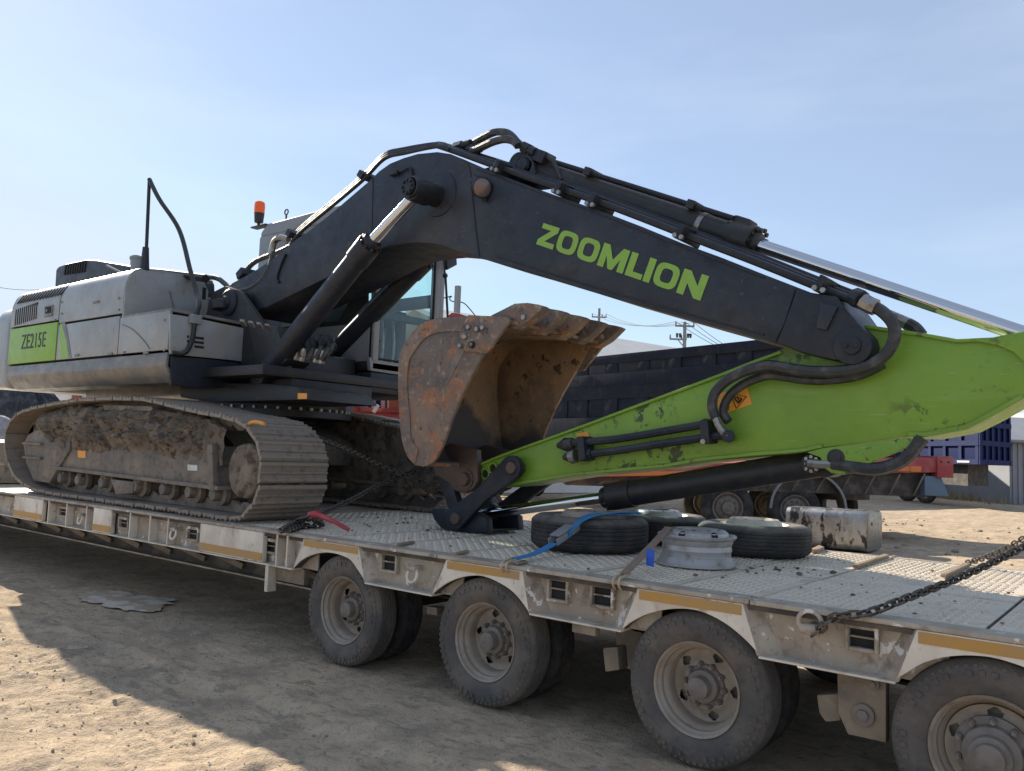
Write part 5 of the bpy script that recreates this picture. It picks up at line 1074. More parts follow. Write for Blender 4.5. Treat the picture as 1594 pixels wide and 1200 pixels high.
lying_wheel("spare_wheel", "dark spare tyre lying flat, held by the blue strap", (-3.352, 1.16, zt), .43, .245, 'rim', "spare wheels on the deck")
lying_wheel("spare_wheel", "spare tyre with dusty cream rim lying between the bare rim and the fuel tank", (-2.44, 1.99, zt), .41, .225, 'cream', "spare wheels on the deck")
lying_wheel("spare_wheel", "spare tyre half hidden behind the strapped tyre and the bare rim", (-3.30, 2.10, zt), .40, .225, 'rim2', "spare wheels on the deck")
# bare wheel rim
RB = thing("bare_rim", "bare grey steel wheel rim without tyre, strapped to the deck edge", "wheel rim", (-2.423, 1.006, zt))
c = V((-2.423, 1.006, zt)); rb = .253
bb = MB(); bb.lathe([(.235, 0), (rb, .004), (rb, .016), (rb - .012, .026), (rb - .022, .05), (rb - .036, .062), (rb - .036, .085), (rb - .03, .10), (rb - .034, .13), (rb - .026, .145), (rb - .022, .165), (rb - .004, .178), (rb, .190), (rb - .006, .196), (rb - .016, .188), (rb - .04, .165), (rb - .045, .06), (rb - .02, .005), (.235, 0)], c, (0, 0, 1), 56)
bb.build("rim_barrel", M['rim2'], RB, ang=28)
bb = MB(); bb.lathe([(rb - .042, .15), (rb - .045, .18), (rb - .055, .212), (rb - .075, .226), (.125, .232), (.115, .225), (.112, .19)], c, (0, 0, 1), 56)
ds = bb.build("rim_disc", M['rim2'], RB, ang=28)
for q in range(6):
    a = 2 * math.pi * q / 6 + .5; d = V((math.cos(a), math.sin(a), 0))
    MB().lathe([(0, 0), (.024, 0)], c + d * (rb - .052) + V((0, 0, .205)), d * .8 + V((0, 0, .6)), 14).build("hand_hole", M['gap'], ds)
for q in range(10):
    a = 2 * math.pi * q / 10; MB().lathe([(0, 0), (.012, 0)], c + V((.148 * math.cos(a), .148 * math.sin(a), .2318)), (0, 0, 1), 10).build("stud_hole", M['gap'], ds)
# straps
def ribbon(pts, side, w, th):
    pts = cat(pts, 5); bb = MB(); rows = []
    for i, p in enumerate(pts):
        d = (pts[min(i + 1, len(pts) - 1)] - pts[max(i - 1, 0)]).normalized(); s_ = (V(side) - d * V(side).dot(d)).normalized(); n = d.cross(s_)
        rows.append([p - s_ * w / 2 - n * th, p + s_ * w / 2 - n * th, p + s_ * w / 2 + n * th, p - s_ * w / 2 + n * th])
    vs_ = [[bb.bm.verts.new(q) for q in r] for r in rows]
    for i in range(len(vs_) - 1):
        for k in range(4): bb.bm.faces.new((vs_[i][k], vs_[i][(k + 1) % 4], vs_[i + 1][(k + 1) % 4], vs_[i + 1][k]))
    bb.bm.faces.new(vs_[0][::-1]); bb.bm.faces.new(vs_[-1]); return bb
def edge_hook(p, parent):
    x = wy(p, 0).x
    for dx in (-.018, .018): MB().tube(cat([V((x + dx, .11, ZD + .03)), V((x + dx, .03, ZD + .025)), V((x + dx, -.016, ZD + .012)), V((x + dx, -.02, ZD - .022)), V((x + dx, .004, ZD - .045))], 4), .007, 6).build("strap_hook", M['wire'], parent)
hx = wy((790, 874), 0).x
B1 = thing("ratchet_strap", "blue ratchet strap tying a spare tyre to the deck edge", "strap", (hx, .06, ZD))
zt2 = zt + .252
ribbon([V((hx, .07, ZD + .034)), V((hx + .0, .28, ZD + .05)), V((hx - .01, .50, ZD + .10))], (1, 0, 0), .06, .003).build("webbing", M['bluestrap'], B1)
ra, rb_ = V((hx - .012, .50, ZD + .10)), V((hx - .03, .78, ZD + .185))
d = (rb_ - ra).normalized(); n = V((0, -d.z, d.y))
for s_ in (-.034, .034): MB().obox((ra + rb_) / 2 + V((s_, 0, 0)) + n * .012, V((.004, 0, 0)), d * .16, n * .022).build("ratchet_cheek", M['grey'], B1, bevel=.003)
MB().cyl((ra + rb_) / 2 + V((-.045, 0, 0)) + n * .015, (ra + rb_) / 2 + V((.045, 0, 0)) + n * .015, .022, n=14).build("ratchet_spool", M['bluestrap'], B1)
MB().obox(ra + n * .045 + d * .12, V((.04, 0, 0)), d * .10, n * .006).build("ratchet_handle", M['grey'], B1, bevel=.004)
MB().cyl(rb_ + V((-.04, 0, 0)), rb_ + V((.04, 0, 0)), .010, n=10).build("ratchet_pin", M['steel'], B1)
ribbon([rb_, V((hx - .05, .86, zt2 - .03)), V((hx - .02, 1.0, zt2 + .012)), V((hx + .06, 1.22, zt2 + .015)), V((hx + .10, 1.40, zt2 + .02))], (1, -.2, 0), .085, .004).build("webbing", M['bluestrap'], B1)
ribbon([V((hx - .01, .62, ZD + .155)), V((hx + .03, .78, zt2 - .01)), V((hx + .12, .95, zt2 + .03)), V((hx + .20, 1.15, zt2 + .035))], (1, -.3, .2), .085, .004).build("webbing", M['bluestrap'], B1)
edge_hook((788, 874), B1)
hx = wy((963, 899), 0).x
B2 = thing("lashing_strap", "brown lashing strap with a blue tape tag from deck edge to bare rim", "strap", (hx, .06, ZD))
top = V((-2.55, .86, zt + .235))
ribbon([V((hx, .06, ZD + .036)), V((hx, .06, ZD + .036)).lerp(top, .5) + V((0, 0, -.004)), top], (1, .25, 0), .05, .003).build("webbing", M['brownstrap'], B2)
edge_hook((962, 899), B2)
q = V((hx, .06, ZD + .036)).lerp(top, .42)
MB().poly([q + V((.03, -.03, .03)), q + V((.075, -.02, .02)), q + V((.078, -.03, -.075)), q + V((.035, -.04, -.07))], (0, .006, 0)).build("tape_tag", M['bluetag'], B2)
# chains: every link a part
def link_mesh(l, w, r):
    pts = []
    for k in range(16):
        t_ = 2 * math.pi * k / 16; pts.append(V(((l / 2 - w / 2) * (1 if math.cos(t_) > 0 else -1) + w / 2 * math.cos(t_), w / 2 * math.sin(t_), 0)))
    return MB().tube(pts, r, 6, True).mesh("chain_link", M['chain'], ang=60)
def chain(label, pts, l, w, r, group=None, sag=0.0):
    me = link_mesh(l, w, r); path = cat(pts, 24) if len(pts) > 2 else [V(pts[0]).lerp(V(pts[1]), i / 60) for i in range(61)]
    if sag: path = [p - V((0, 0, sag * 4 * (i / (len(path) - 1)) * (1 - i / (len(path) - 1)))) for i, p in enumerate(path)]
    Ls = [0]
    for i in range(len(path) - 1): Ls.append(Ls[-1] + (path[i + 1] - path[i]).length)
    T = thing("lashing_chain", label, "chain", tuple(path[0]), group); s = 0; k = 0; st = l - 2.1 * r
    while s < Ls[-1]:
        i = max(j for j in range(len(path) - 1) if Ls[j] <= s); f = (s - Ls[i]) / max(1e-6, Ls[i + 1] - Ls[i])
        p = path[i].lerp(path[i + 1], f); d = (path[i + 1] - path[i]).normalized(); u, v = frame(d)
        if k % 2: u, v = v, -u
        a = .35; u2 = u * math.cos(a) + v * math.sin(a); v2 = d.cross(u2)
        inst(me, "chain_link", T, basis(d, u2, v2, p)); s += st; k += 1
    return T
tail = wy((1690, 590), 1.24); tail2 = wy((1690, 590), 1.70)
c0 = wy((1270, 985), -.02); ce = wz((1352, 958), ZD + .02); ce = V((ce.x, .0, ZD + .022))
chain("heavy chain from the trailer's side ring, crossing the near deck edge", [c0, c0 + V((.10, -.03, .09)), ce + V((-.02, -.01, 0)), ce + V((.10, .15, .06)), ce.lerp(wy((1594, 851), 1.02), .55) + V((0, 0, -.012)), wy((1594, 851), 1.02), wy((1594, 851), 1.02).lerp(tail, .35) + V((.16, 0, -.10)), tail], .058, .036, .0068, "chains on the deck")
c1 = wz((1500, 878), ZD + .01); c1.y = 2.74
chain("thinner chain rising from the far deck edge beside a batten", [c1, c1.lerp(wy((1594, 838), 2.3), .5) + V((0, 0, -.02)), wy((1594, 838), 2.3), wy((1594, 838), 2.3).lerp(tail2, .35) + V((.16, 0, -.12)), tail2], .050, .032, .006, "chains on the deck")
a = wy((412, 660), .45); e = wz((700, 768), ZD + .06)
chain("chain hooked over the near crawler track, running behind the bucket", [a, wy((452, 671), .62), wy((500, 685), .83), wy((545, 703), 1.3), wy((600, 729), 1.9), wy((690, 764), 2.45)], .066, .044, .0085, "chains on the deck")
hk = MB().tube(cat([wy(p_, .14) for p_ in [(386, 668), (386, 661), (393, 657), (402, 657), (412, 660)]], 4), .016, 8)
ho = tag(hk.build("chain_hook", M['sticker']), "orange chain hook gripping the edge of the near crawler track", "hook")
cb_ = [wz((438, 826), ZD + .03), wz((462, 812), ZD + .06), wz((484, 806), ZD + .10)]
chain("chain climbing from the red lever binder towards the far crawler track", [V((cb_[2].x, cb_[2].y, cb_[2].z)), wy((520, 790), .9), wy((548, 777), 1.25), wy((585, 757), 1.75), wy((625, 740), 2.2), wy((658, 728), 2.40)], .066, .046, .0095, "chains on the deck")
chain("slack chain end coiled beside the red lever binder", [cb_[0], cb_[1], cb_[2], wz((500, 815), ZD + .04), wz((488, 819), ZD + .02), wz((470, 820), ZD + .02), wz((452, 826), ZD + .02)], .066, .046, .0095, "chains on the deck")
LBp = [wz((476, 806), ZD + .10), wz((488, 801), ZD + .13), wz((500, 803), ZD + .13), wz((520, 812), ZD + .10), wz((544, 825), ZD + .04)]
LB = thing("lever_binder", "faded red lever chain binder lying on the deck", "chain binder", tuple(V((LBp[2].x, LBp[2].y, ZD))))
MB().tube(cat(LBp[1:], 4), [.026] * 4 + [.022] * 4 + [.017] * 5, 8).build("lever", M['redp'], LB)
MB().obox(LBp[1], V((.06, 0, .01)), V((0, .018, 0)), V((0, 0, .028))).build("binder_head", M['redp'], LB, bevel=.008)
MB().tube(cat([LBp[0] + V((-.10, 0, -.02)), LBp[0], LBp[1]], 4), .014, 6).build("binder_hook", M['chain'], LB)
# fuel tank on the ground beyond the trailer
YT = 11.95
ta, tb2 = wz((1350, 860), 0), wy((1352, 800), YT)
ux = V((-1, 0, 0)); uy = V((ux.y, -ux.x, 0)); uy = uy if uy.y > 0 else -uy
TK = thing("fuel_tank", "stained aluminium fuel tank standing beyond the trailer deck", "fuel tank", (ta.x - .8, ta.y + .5, 0))
h = .72; Lk, Wk = 1.5, .95
rc = .12; prof = []
for (cx, cz, a0) in ((rc, rc, 180), (Wk - rc, rc, 270), (Wk - rc, h - rc, 0), (rc, h - rc, 90)):
    for k in range(5): a = rad(a0 + k * 22.5); prof.append((cx + rc * math.cos(a), cz + rc * math.sin(a)))
o0 = V((ta.x, ta.y, .0))
MB().poly([o0 + uy * a + V((0, 0, b_)) for a, b_ in prof], ux * Lk).build("tank_shell", M['alu'], TK, bevel=.02)
MB().poly([o0 - ux * .012 + uy * (a * .96 + Wk * .02) + V((0, 0, b_ * .96 + h * .02)) for a, b_ in prof], ux * .02).build("end_cap", M['steel'], TK, bevel=.006)
for s_ in (.42, 1.2):
    k2 = [o0 + ux * s_ + uy * ((a - Wk / 2) * 1.012 + Wk / 2) + V((0, 0, max(.0, (b_ - h / 2) * 1.015 + h / 2))) for a, b_ in prof]
    MB().poly(k2, ux * .035).build("tank_strap", M['alu'], TK)
MB().cyl(o0 - ux * .01 + uy * .24 + V((0, 0, .5)), o0 - ux * .02 + uy * .24 + V((0, 0, .5)), .028, n=12).build("end_hole", M['gap'], TK)
# battens and bits
def batten(name, label, pts, th, m='wood', group=None, z=ZD + .006):
    return tag(MB().poly([wz(p, z) for p in pts], (0, 0, th)).build(name, M[m], bevel=.004), label, "batten", group)
batten("batten", "weathered batten on the sunlit deck just right of the fuel tank", [(1327, 884), (1335, 884.5), (1384, 868), (1377, 866)], .022, group="battens on the deck")
batten("batten", "weathered batten on the sunlit deck beside the far chain", [(1464, 898), (1473, 899.5), (1510, 882), (1504, 880)], .022, group="battens on the deck")
batten("plank_scrap", "short pale scrap of wood against the rightmost spare tyre", [(1262, 860), (1272, 861.5), (1283, 857), (1275, 854)], .03, group="battens on the deck")
batten("batten", "short batten on the deck edge before the bucket link", [(617, 849), (624, 850), (646, 846), (640, 844.5)], .015, group="battens on the deck")
batten("batten", "flat strip lying on the deck edge left of the blue strap hook", [(709, 862), (714, 863.5), (731, 860), (726, 858)], .012, group="battens on the deck")
batten("batten", "flat strip lying on the deck edge right of the blue strap hook", [(800, 878), (806, 880), (822, 876), (815, 874)], .012, group="battens on the deck")
rr = random.Random(21); tv, tf = [], []
ico = bmesh.new(); bmesh.ops.create_icosphere(ico, subdivisions=1, radius=1); iv = [v.co.copy() for v in ico.verts]; fi = [[v.index for v in f.verts] for f in ico.faces]; ico.free()
spots = [(rr.uniform(-6.2, -.3), rr.uniform(.05, 2.6), 1) for _ in range(240)] + [(rr.gauss(-2.0, .22), rr.gauss(1.15, .16), 1.5) for _ in range(30)] + [(rr.gauss(-5.2, .5), rr.gauss(1.3, .4), 1.2) for _ in range(60)]
for x, y, f_ in spots:
    s = f_ * .0035 * (3.6 ** (rr.random() ** 2.5)); k = len(tv); sd = rr.random() * 40
    for v in iv:
        d = 1 + .5 * NZ.noise(v * 1.3 + V((sd, 0, 0))); tv.append((x + v.x * s * d * 1.3, y + v.y * s * d, ZD + .006 + s * .3 + v.z * s * .6 * d))
    tf += [[k + i for i in f] for f in fi]
me = bpy.data.meshes.new("dirt_crumbs"); me.from_pydata(tv, [], tf); me.materials.append(M['mud'])
o = bpy.data.objects.new("dirt_crumbs", me); COL.objects.link(o); o["kind"] = "stuff"; o["label"] = "crumbs of dry earth scattered on the trailer deck"

# ------------------------------------------------------------------ yard behind
RT = V(R[0]); RT.z = 0; RT.normalize(); FW = V((-RT.y, RT.x, 0))     # picture-parallel and receding directions of the parked trailers
UP = V((0, 0, 1))
def gp_(p): return V((p.x, p.y, 0))
# flatbed with red side beam
FD = 17.5
F0 = wd((1478, 712), FD); FB = thing("flatbed_trailer", "parked flatbed trailer with faded red side beam and orange marker tape", "trailer", tuple(gp_(F0)))
zt_, zb_ = F0.z, wd((1478, 735), FD).z
Fl = wd((860, 727), FD)
axF = V((Fl.x - F0.x, Fl.y - F0.y, 0)); LF = axF.length; axF.normalize(); inF = V((axF.y, -axF.x, 0)); inF = inF if inF.y > 0 else -inF
def fpt(s, d, z): return gp_(F0) + axF * s + inF * d + UP * z
zl = Fl.z
MB().poly([fpt(0, 0, zb_), fpt(LF, 0, zl - .22), fpt(LF, 0, zl), fpt(0, 0, zt_)], inF * 2.4).build("side_beam", M['redbg'], FB, bevel=.015)
MB().poly([fpt(.6, -.012, zb_ + .01), fpt(LF, -.012, zl - .21), fpt(LF, -.012, zl - .13), fpt(.6, -.012, zb_ + .10)], inF * .012).build("marker_tape", M['orangebg'], FB)
MB().poly([fpt(-.06, -.05, zb_ - .12), fpt(.28, -.05, zb_ - .12), fpt(.28, -.05, zt_ + .02), fpt(-.06, -.05, zt_ + .02)], inF * 2.5).build("end_beam", M['redbg'], FB, bevel=.02)
for q in (.05, .2): MB().cyl(fpt(q, -.06, zt_ - .1), fpt(q, -.04, zt_ - .1), .02, n=8).build("bolt_hole", M['gap'], FB)
MB().poly([fpt(.3, .25, .95), fpt(LF - .3, .25, .92), fpt(LF - .3, .25, zl - .22), fpt(.3, .25, zb_)], inF * 1.9).build("chassis", M['under'], FB, bevel=.02)
for k in range(14):
    s = .5 + k * .52; MB().poly([fpt(s, .0, zb_ - .02 - s * .06), fpt(s + .04, .0, zb_ - .02 - s * .06), fpt(s + .16, .24, .97), fpt(s + .12, .24, .97)], inF * .02).build("chassis_rib", M['frame'], FB)
MB().bar(fpt(1.62, .1, .95), fpt(1.62, .1, .62), .22, .12).build("tow_hook", M['grey'], FB, bevel=.02)
MB().poly([fpt(-.02, .05, .98), fpt(.5, .05, .98), fpt(.5, .05, 1.4), fpt(.15, .05, 1.4)], inF * 2.2).build("rear_bumper", M['tarp'], FB, bevel=.02)
wheel_far = [MB().lathe(groove_profile(), O0, AY, 32, closed=True).mesh("tyre", M['tyre2'], ang=40)]
fr = MB(); fr.lathe([(.235, .02), (.215, .03), (.20, .06), (.185, .08), (.17, .05), (.10, .04), (.095, -.02), (.05, -.03), (0, -.03)], O0, AY, 32)
farrim = fr.mesh("rim", M['hub'], ang=30)
for (px, py) in ((1137, 790), (1243, 800)):
    cw_ = wd((px, py), FD); s = (cw_ - F0).dot(axF); sc = .56 / .396
    for dd in (.0, 1.85):
        wh = bpy.data.objects.new("wheel", None); COL.objects.link(wh); wh.parent = FB
        cp = fpt(s, .25 + dd, .56); wh.location = cp - V(ROOT[FB.name]); ROOT[wh.name] = tuple(cp)
        mw = Matrix.Translation(cp) @ basis(-axF, inF, UP, O0).to_3x3().to_4x4() @ Matrix.Diagonal((sc, 1.3, sc, 1))
        inst(wheel_far[0], "tyre", wh, mw); inst(farrim, "rim", wh, mw)
        if dd == 0:
            lb = MB()
            for k in range(10):
                a_ = k * math.pi / 5; lb.cyl((.135 * math.cos(a_), .045, .135 * math.sin(a_)), (.135 * math.cos(a_), .01, .135 * math.sin(a_)), .016, n=6)
            inst(lb.mesh("wheel_nuts", M['hub']), "wheel_nuts", wh, mw)
cf = fpt((wd((1260, 760), FD) - F0).dot(axF), .1, .6)
MB().tube(cat([cf + axF * (.8 * math.cos(t_)) + UP * (.78 * math.sin(t_)) for t_ in [math.pi * k / 10 for k in range(11)]], 2), .03, 6).build("mudguard_rail", M['grey'], FB)
mg = [(.74, .30), (.62, .52), (.40, .68), (.12, .76)]
for sx in (1,):
    rows = [[cf + axF * (-(a_)) + UP * b_ + inF * d for a_, b_ in [(.88, -.08), (.80, .25)] + mg] for d in (0, .6)]
    MB().sheet(rows).build("mudguard", M['under'], FB)
for q in (.62, .95):
    MB().poly([fpt(q, -.03, zb_ - .02), fpt(q + .22, -.03, zb_ - .02), fpt(q + .22, -.03, zb_ + .10), fpt(q, -.03, zb_ + .10)], inF * .03).build("side_lamp", M['orangebg'], FB, bevel=.01)
# navy dump box on its chassis
ND = 20.0
n0 = wd((1215, 527), ND); dirn = V((-.968, .25, 0)).normalized(); inN = V((dirn.y, -dirn.x, 0)); inN = inN if inN.y > 0 else -inN
n0 = n0 - dirn * 1.6; zN = wd((1215, 527), ND).z
NB = thing("dump_trailer", "navy dump trailer with ribbed high sides behind the bucket", "dump trailer", tuple(gp_(n0)))
def npt(s, d, z): return gp_(n0) + dirn * s + inN * d + UP * z
def n_at(p):                                                     # where a sight line meets the box side
    d = ray(p); q = n0 - CAM; t_ = (q.x * inN.x + q.y * inN.y) / (d.x * inN.x + d.y * inN.y); w_ = CAM + d * t_
    return (w_ - gp_(n0)).dot(dirn), w_.z
LN = 15.0; zlo = 1.45
MB().poly([npt(0, 0, zlo), npt(LN, 0, zlo), npt(LN, 0, zN), npt(0, 0, zN)], inN * 2.4).build("dump_box", M['navy'], NB, bevel=.02)
zz = [n_at((950, 561))[1], n_at((947, 578))[1]]
up_hi, up_lo = n_at((1066, 556))[1], n_at((1066, 572))[1]
lo_hi, lo_lo = n_at((930, 622))[1], n_at((930, 650))[1]
posts = []
wins = [((917, 576), (944, 572)), ((963, 569), (993, 565)), ((1012, 562), (1041, 558)), ((1062, 555), (1094, 551)), ((1116, 548), (1149, 543)), ((1172, 540), (1210, 535))]
ss = [(n_at(a_)[0], n_at(b_)[0]) for a_, b_ in wins]
def slab(nm, s0, s1, z0, z1, d=.06): return MB().poly([npt(s0, -d, z0), npt(s1, -d, z0), npt(s1, -d, z1), npt(s0, -d, z1)], inN * (d + .01)).build(nm, M['navy'], NB, bevel=.012)
slab("top_rail", 0, LN, up_hi, zN + .02, .07); slab("middle_rail", 0, LN, lo_hi, up_lo, .06); slab("bottom_rail", 0, LN, zlo, lo_lo, .07)
edges = sorted([e_ for s in ss for e_ in s]); ed = [0] + edges + [edges[-1] + .45, edges[-1] + .95, edges[-1] + 1.35, edges[-1] + 1.9, edges[-1] + 2.3, LN]
for i in range(0, len(ed) - 1, 2):
    slab("side_post", ed[i], ed[i + 1], up_lo, up_hi, .055); slab("side_post", ed[i] - .02, ed[i + 1] + .02, lo_lo, lo_hi, .055)
MB().poly([npt(.2, -.075, (lo_hi + up_lo) / 2), npt(LN, -.075, (lo_hi + up_lo) / 2), npt(LN, -.075, (lo_hi + up_lo) / 2 + .03), npt(.2, -.075, (lo_hi + up_lo) / 2 + .03)], inN * .02).build("side_line", M['navy'], NB)
MB().poly([npt(.4, .5, .75), npt(LN, .5, .75), npt(LN, .5, zlo), npt(.4, .5, zlo)], inN * 1.4).build("chassis", M['under'], NB)
for s in (1.4, 2.8, LN - 1.5):
    for d in (.15, 1.95):
        cp = npt(s, d, .55); sc = .55 / .396
        inst(wheel_far[0], "tyre", NB, Matrix.Translation(cp) @ basis(-dirn, inN, UP, O0).to_3x3().to_4x4() @ Matrix.Diagonal((sc, 1.2, sc, 1)))
# blue dump body at the right
BD = 32.0
b0 = wd((1525, 723), BD); bB = thing("blue_dump_body", "bright blue ribbed dump body parked at the far right", "dump body", tuple(gp_(b0)))
e1 = wd((1572, 717), BD + 1.5); axE = V((e1.x - b0.x, e1.y - b0.y, 0)); LE = axE.length; axE.normalize()
s1 = wd((1388, 712), BD + 7.5); axS = V((s1.x - b0.x, s1.y - b0.y, 0)); LS = axS.length; axS.normalize()
zB0, zB1 = b0.z, 4.05
def bpt(s, e_, z): return gp_(b0) + axS * s + axE * e_ + UP * z
MB().poly([bpt(0, 0, zB0), bpt(LS, 0, zB0), bpt(LS, 0, zB1), bpt(0, 0, zB1)], axE * LE).build("dump_box", M['blue'], bB, bevel=.03)
hs_ = zB1 - zB0
for k in range(4):
    z = zB0 + hs_ * k / 3 * .97
    MB().poly([bpt(-.12, -.1, z), bpt(-.12, LE + .02, z), bpt(-.12, LE + .02, z + .20), bpt(-.12, -.1, z + .20)], axS * .13).build("end_rail", M['blue'], bB)
    MB().poly([bpt(0, -.12, z), bpt(LS, -.12, z), bpt(LS, -.12, z + .20), bpt(0, -.12, z + .20)], axE * .13).build("side_rail", M['blue'], bB)
for k in range(6):
    e_ = -.08 + (LE - .08) * k / 5
    MB().poly([bpt(-.10, e_, zB0), bpt(-.10, e_ + .16, zB0), bpt(-.10, e_ + .16, zB1), bpt(-.10, e_, zB1)], axS * .11).build("end_post", M['blue'], bB)
for k in range(7):
    s = LS * k / 6 * .98
    MB().poly([bpt(s, -.10, zB0), bpt(s + .22, -.10, zB0), bpt(s + .22, -.10, zB1), bpt(s, -.10, zB1)], axE * .11).build("side_post", M['blue'], bB)
MB().poly([bpt(1.2, .4, .9), bpt(LS, .4, .9), bpt(LS, .4, zB0), bpt(1.2, .4, zB0)], axE * max(.6, LE - .8)).build("chassis", M['under'], bB)
MB().bar(bpt(.6, -.13, zB0 + .1), bpt(1.5, -.13, zB0 + .1), .03, .07).build("tail_reflector", M['white'], bB)
for s in (LS * .62, LS * .85):
    cp = bpt(s, .2, .55); inst(wheel_far[0], "tyre", bB, Matrix.Translation(cp) @ basis(-axS, axE, UP, O0).to_3x3().to_4x4() @ Matrix.Diagonal((1.39, 1.2, 1.39, 1)))
# buildings
def shed(name, label, pl, pr_, dist, depth, zeave, zridge, wallm, roofm, ribs=0, cat_="building", zb=0):
    a, b_ = gp_(wd(pl, dist)), gp_(wd(pr_, dist)); ax = (b_ - a); Lw = ax.length; ax.normalize(); nn = V((-ax.y, ax.x, 0)); nn = nn if nn.dot(FW) > 0 else -nn
    T = thing(name, label, cat_, tuple(a))
    pt = lambda s, d, z: a + ax * s + nn * d + UP * z
    MB().poly([pt(0, 0, -.1), pt(Lw, 0, -.1), pt(Lw, 0, zeave), pt(0, 0, zeave)], nn * depth).build("wall", M[wallm], T)
    MB().poly([pt(-.3, -.4, zeave - .05), pt(-.3, depth / 2, zridge), pt(-.3, depth + .4, zeave - .05), pt(-.3, depth + .4, zeave + .05), pt(-.3, depth / 2, zridge + .12), pt(-.3, -.4, zeave + .07)], ax * (Lw + .6)).build("roof", M[roofm], T)
    if ribs:
        for k in range(ribs): s = Lw * (k + .5) / ribs; MB().poly([pt(s, -.05, 0), pt(s + Lw / ribs * .4, -.05, 0), pt(s + Lw / ribs * .4, -.05, zeave - .08), pt(s, -.05, zeave - .08)], nn * .06).build("wall_sheet", M[wallm], T)
    return T, pt, Lw
zr = wd((936, 529), 45).z; ze = wd((935, 562), 45).z
# long pale-roofed warehouse whose roof slopes away to the right
w0, w1 = wd((936, 528), 45), wd((1075, 550), 49.7)
WH = thing("warehouse", "long warehouse with pale grey roof showing beyond the dump trailer", "building", tuple(gp_(w0)))
d1 = gp_(w1) - gp_(w0); lw = d1.length; d1.normalize(); d2 = V((-d1.y, d1.x, 0)); d2 = d2 if d2.dot(FW) > 0 else -d2
w00 = gp_(w0) - d1 * 12 - d2 * 6.5
for nm, mm_, zz0, zz1, dd in (("wall", 'white', -.1, ze - 1.2, 0),): MB().poly([w00, w00 + d1 * 34, w00 + d1 * 34 + UP * zz1, w00 + UP * zz1], d2 * 13).build(nm, M[mm_], WH)
MB().poly([w00 - d2 * .5 + UP * (ze - 1.3), w00 + d2 * 6.5 + UP * w0.z, w00 + d2 * 13.5 + UP * (ze - 1.3), w00 + d2 * 13.5 + UP * (ze - 1.1), w00 + d2 * 6.5 + UP * (w0.z + .2), w00 - d2 * .5 + UP * (ze - 1.1)], d1 * 34).build("roof", M['roofm'], WH)
shed("corrugated_shed", "grey corrugated shed at the far right edge of the yard", (1571, 700), (1760, 705), 40, 8, 3.0, 4.3, 'greywall', 'greywall', 22)
wb0, wb1 = gp_(wd((1300, 722), 48)), gp_(wd((1760, 737), 46)); ax = (wb1 - wb0); la = ax.length; ax.normalize()
BWL = thing("boundary_wall", "low grey boundary wall behind the blue dump body", "wall", tuple(wb0))
nn = V((-ax.y, ax.x, 0))
for k in range(9): MB().poly([wb0 + ax * (la * k / 9 + .03), wb0 + ax * (la * (k + 1) / 9 - .03), wb0 + ax * (la * (k + 1) / 9 - .03) + UP * 1.25, wb0 + ax * (la * k / 9 + .03) + UP * 1.25], nn * .2).build("wall_panel", M['greywall'], BWL)
wh0 = shed("white_building", "white building with a pale roof edge at the far right", (1560, 640), (1800, 640), 75, 10, 6.2, 7.0, 'greywall', 'white')
# poles
def upole(label, px, pytop, dist, arms, group):
    top = wd((px, pytop), dist); T = thing("utility_pole", label, "utility pole", tuple(gp_(top))); b_ = gp_(top)
    MB().cyl(b_, top, .19, .12, 14).build("pole", M['pole'], T)
    for (dz, w, off) in arms:
        c = top + UP * dz + RT * off
        MB().bar(c - RT * w, c + RT * w, .12, .12).build("crossarm", M['pole'], T)
        for s in (-.92, 0 if dz > -.6 else .4, .92): MB().cyl(c + RT * w * s, c + RT * w * s + UP * .32, .06, .035, 8).build("insulator", M['black'], T)
    return T, top
P1, t1 = upole("near utility pole with two crossarms and transformer fuses", 1066, 502, 58, ((-.25, .68, 0), (-1.2, .6, -.45)), "utility poles with crossarms")
for s in (-.75, -.45, 0, .35, .6): MB().cyl(t1 + RT * (s * .7) + UP * -.78, t1 + RT * (s * .7) + UP * -1.08, .10, .07, 8).build("fuse_unit", M['black'], P1)
MB().bar(t1 + RT * -.5 + UP * -1.2, t1 + UP * -1.75, .06, .06).build("arm_brace", M['pole'], P1)
P2, t2 = upole("farther utility pole rising over the bucket teeth", 933, 480, 80, ((-.85, .72, 0),), "utility poles with crossarms")
def cable(label, a, b_, sag, r=.018, group="overhead cables"):
    pts = [a.lerp(b_, k / 16) - UP * (sag * 4 * (k / 16) * (1 - k / 16)) for k in range(17)]
    return tag(MB().tube(pts, r, 5).build("overhead_cable", M['black']), label, "cable", group)
A1 = [t1 + RT * s + UP * .05 for s in (-.62, .02, .62)]
A2 = [t2 + RT * s + UP * -.5 for s in (-.66, .02, .66)]
E1 = [wd((1290 + 6 * k, 580 + 8 * k), 50) for k in range(3)]
nm3 = ("upper", "middle", "lower")
for k in range(3):
    cable(nm3[k] + " thin cable strung between the two utility poles", A2[k], A1[k], .7)
    cable(nm3[k] + " thin cable running from the near utility pole behind the boom", A1[k], E1[k], .9)
cable("thin cable entering the picture above the grey counterweight", wd((-30, 441), 40), wd((70, 450), 46), .15)
SP = wd((713, 445), 30); st_ = thing("steel_post", "square grey steel post with wire loops rising behind the bucket", "post", tuple(gp_(SP)))
MB().bar(gp_(SP), SP, .17, .17, (1, 0, 0)).build("post_shaft", M['grey'], st_, bevel=.01)
MB().tube(cat([wd(p_, 30) for p_ in [(676, 466), (690, 464), (703, 461), (700, 464), (702, 468), (709, 470), (717, 470), (726, 475), (742, 494)]], 4), .022, 6).build("wire_loop", M['black'], st_)
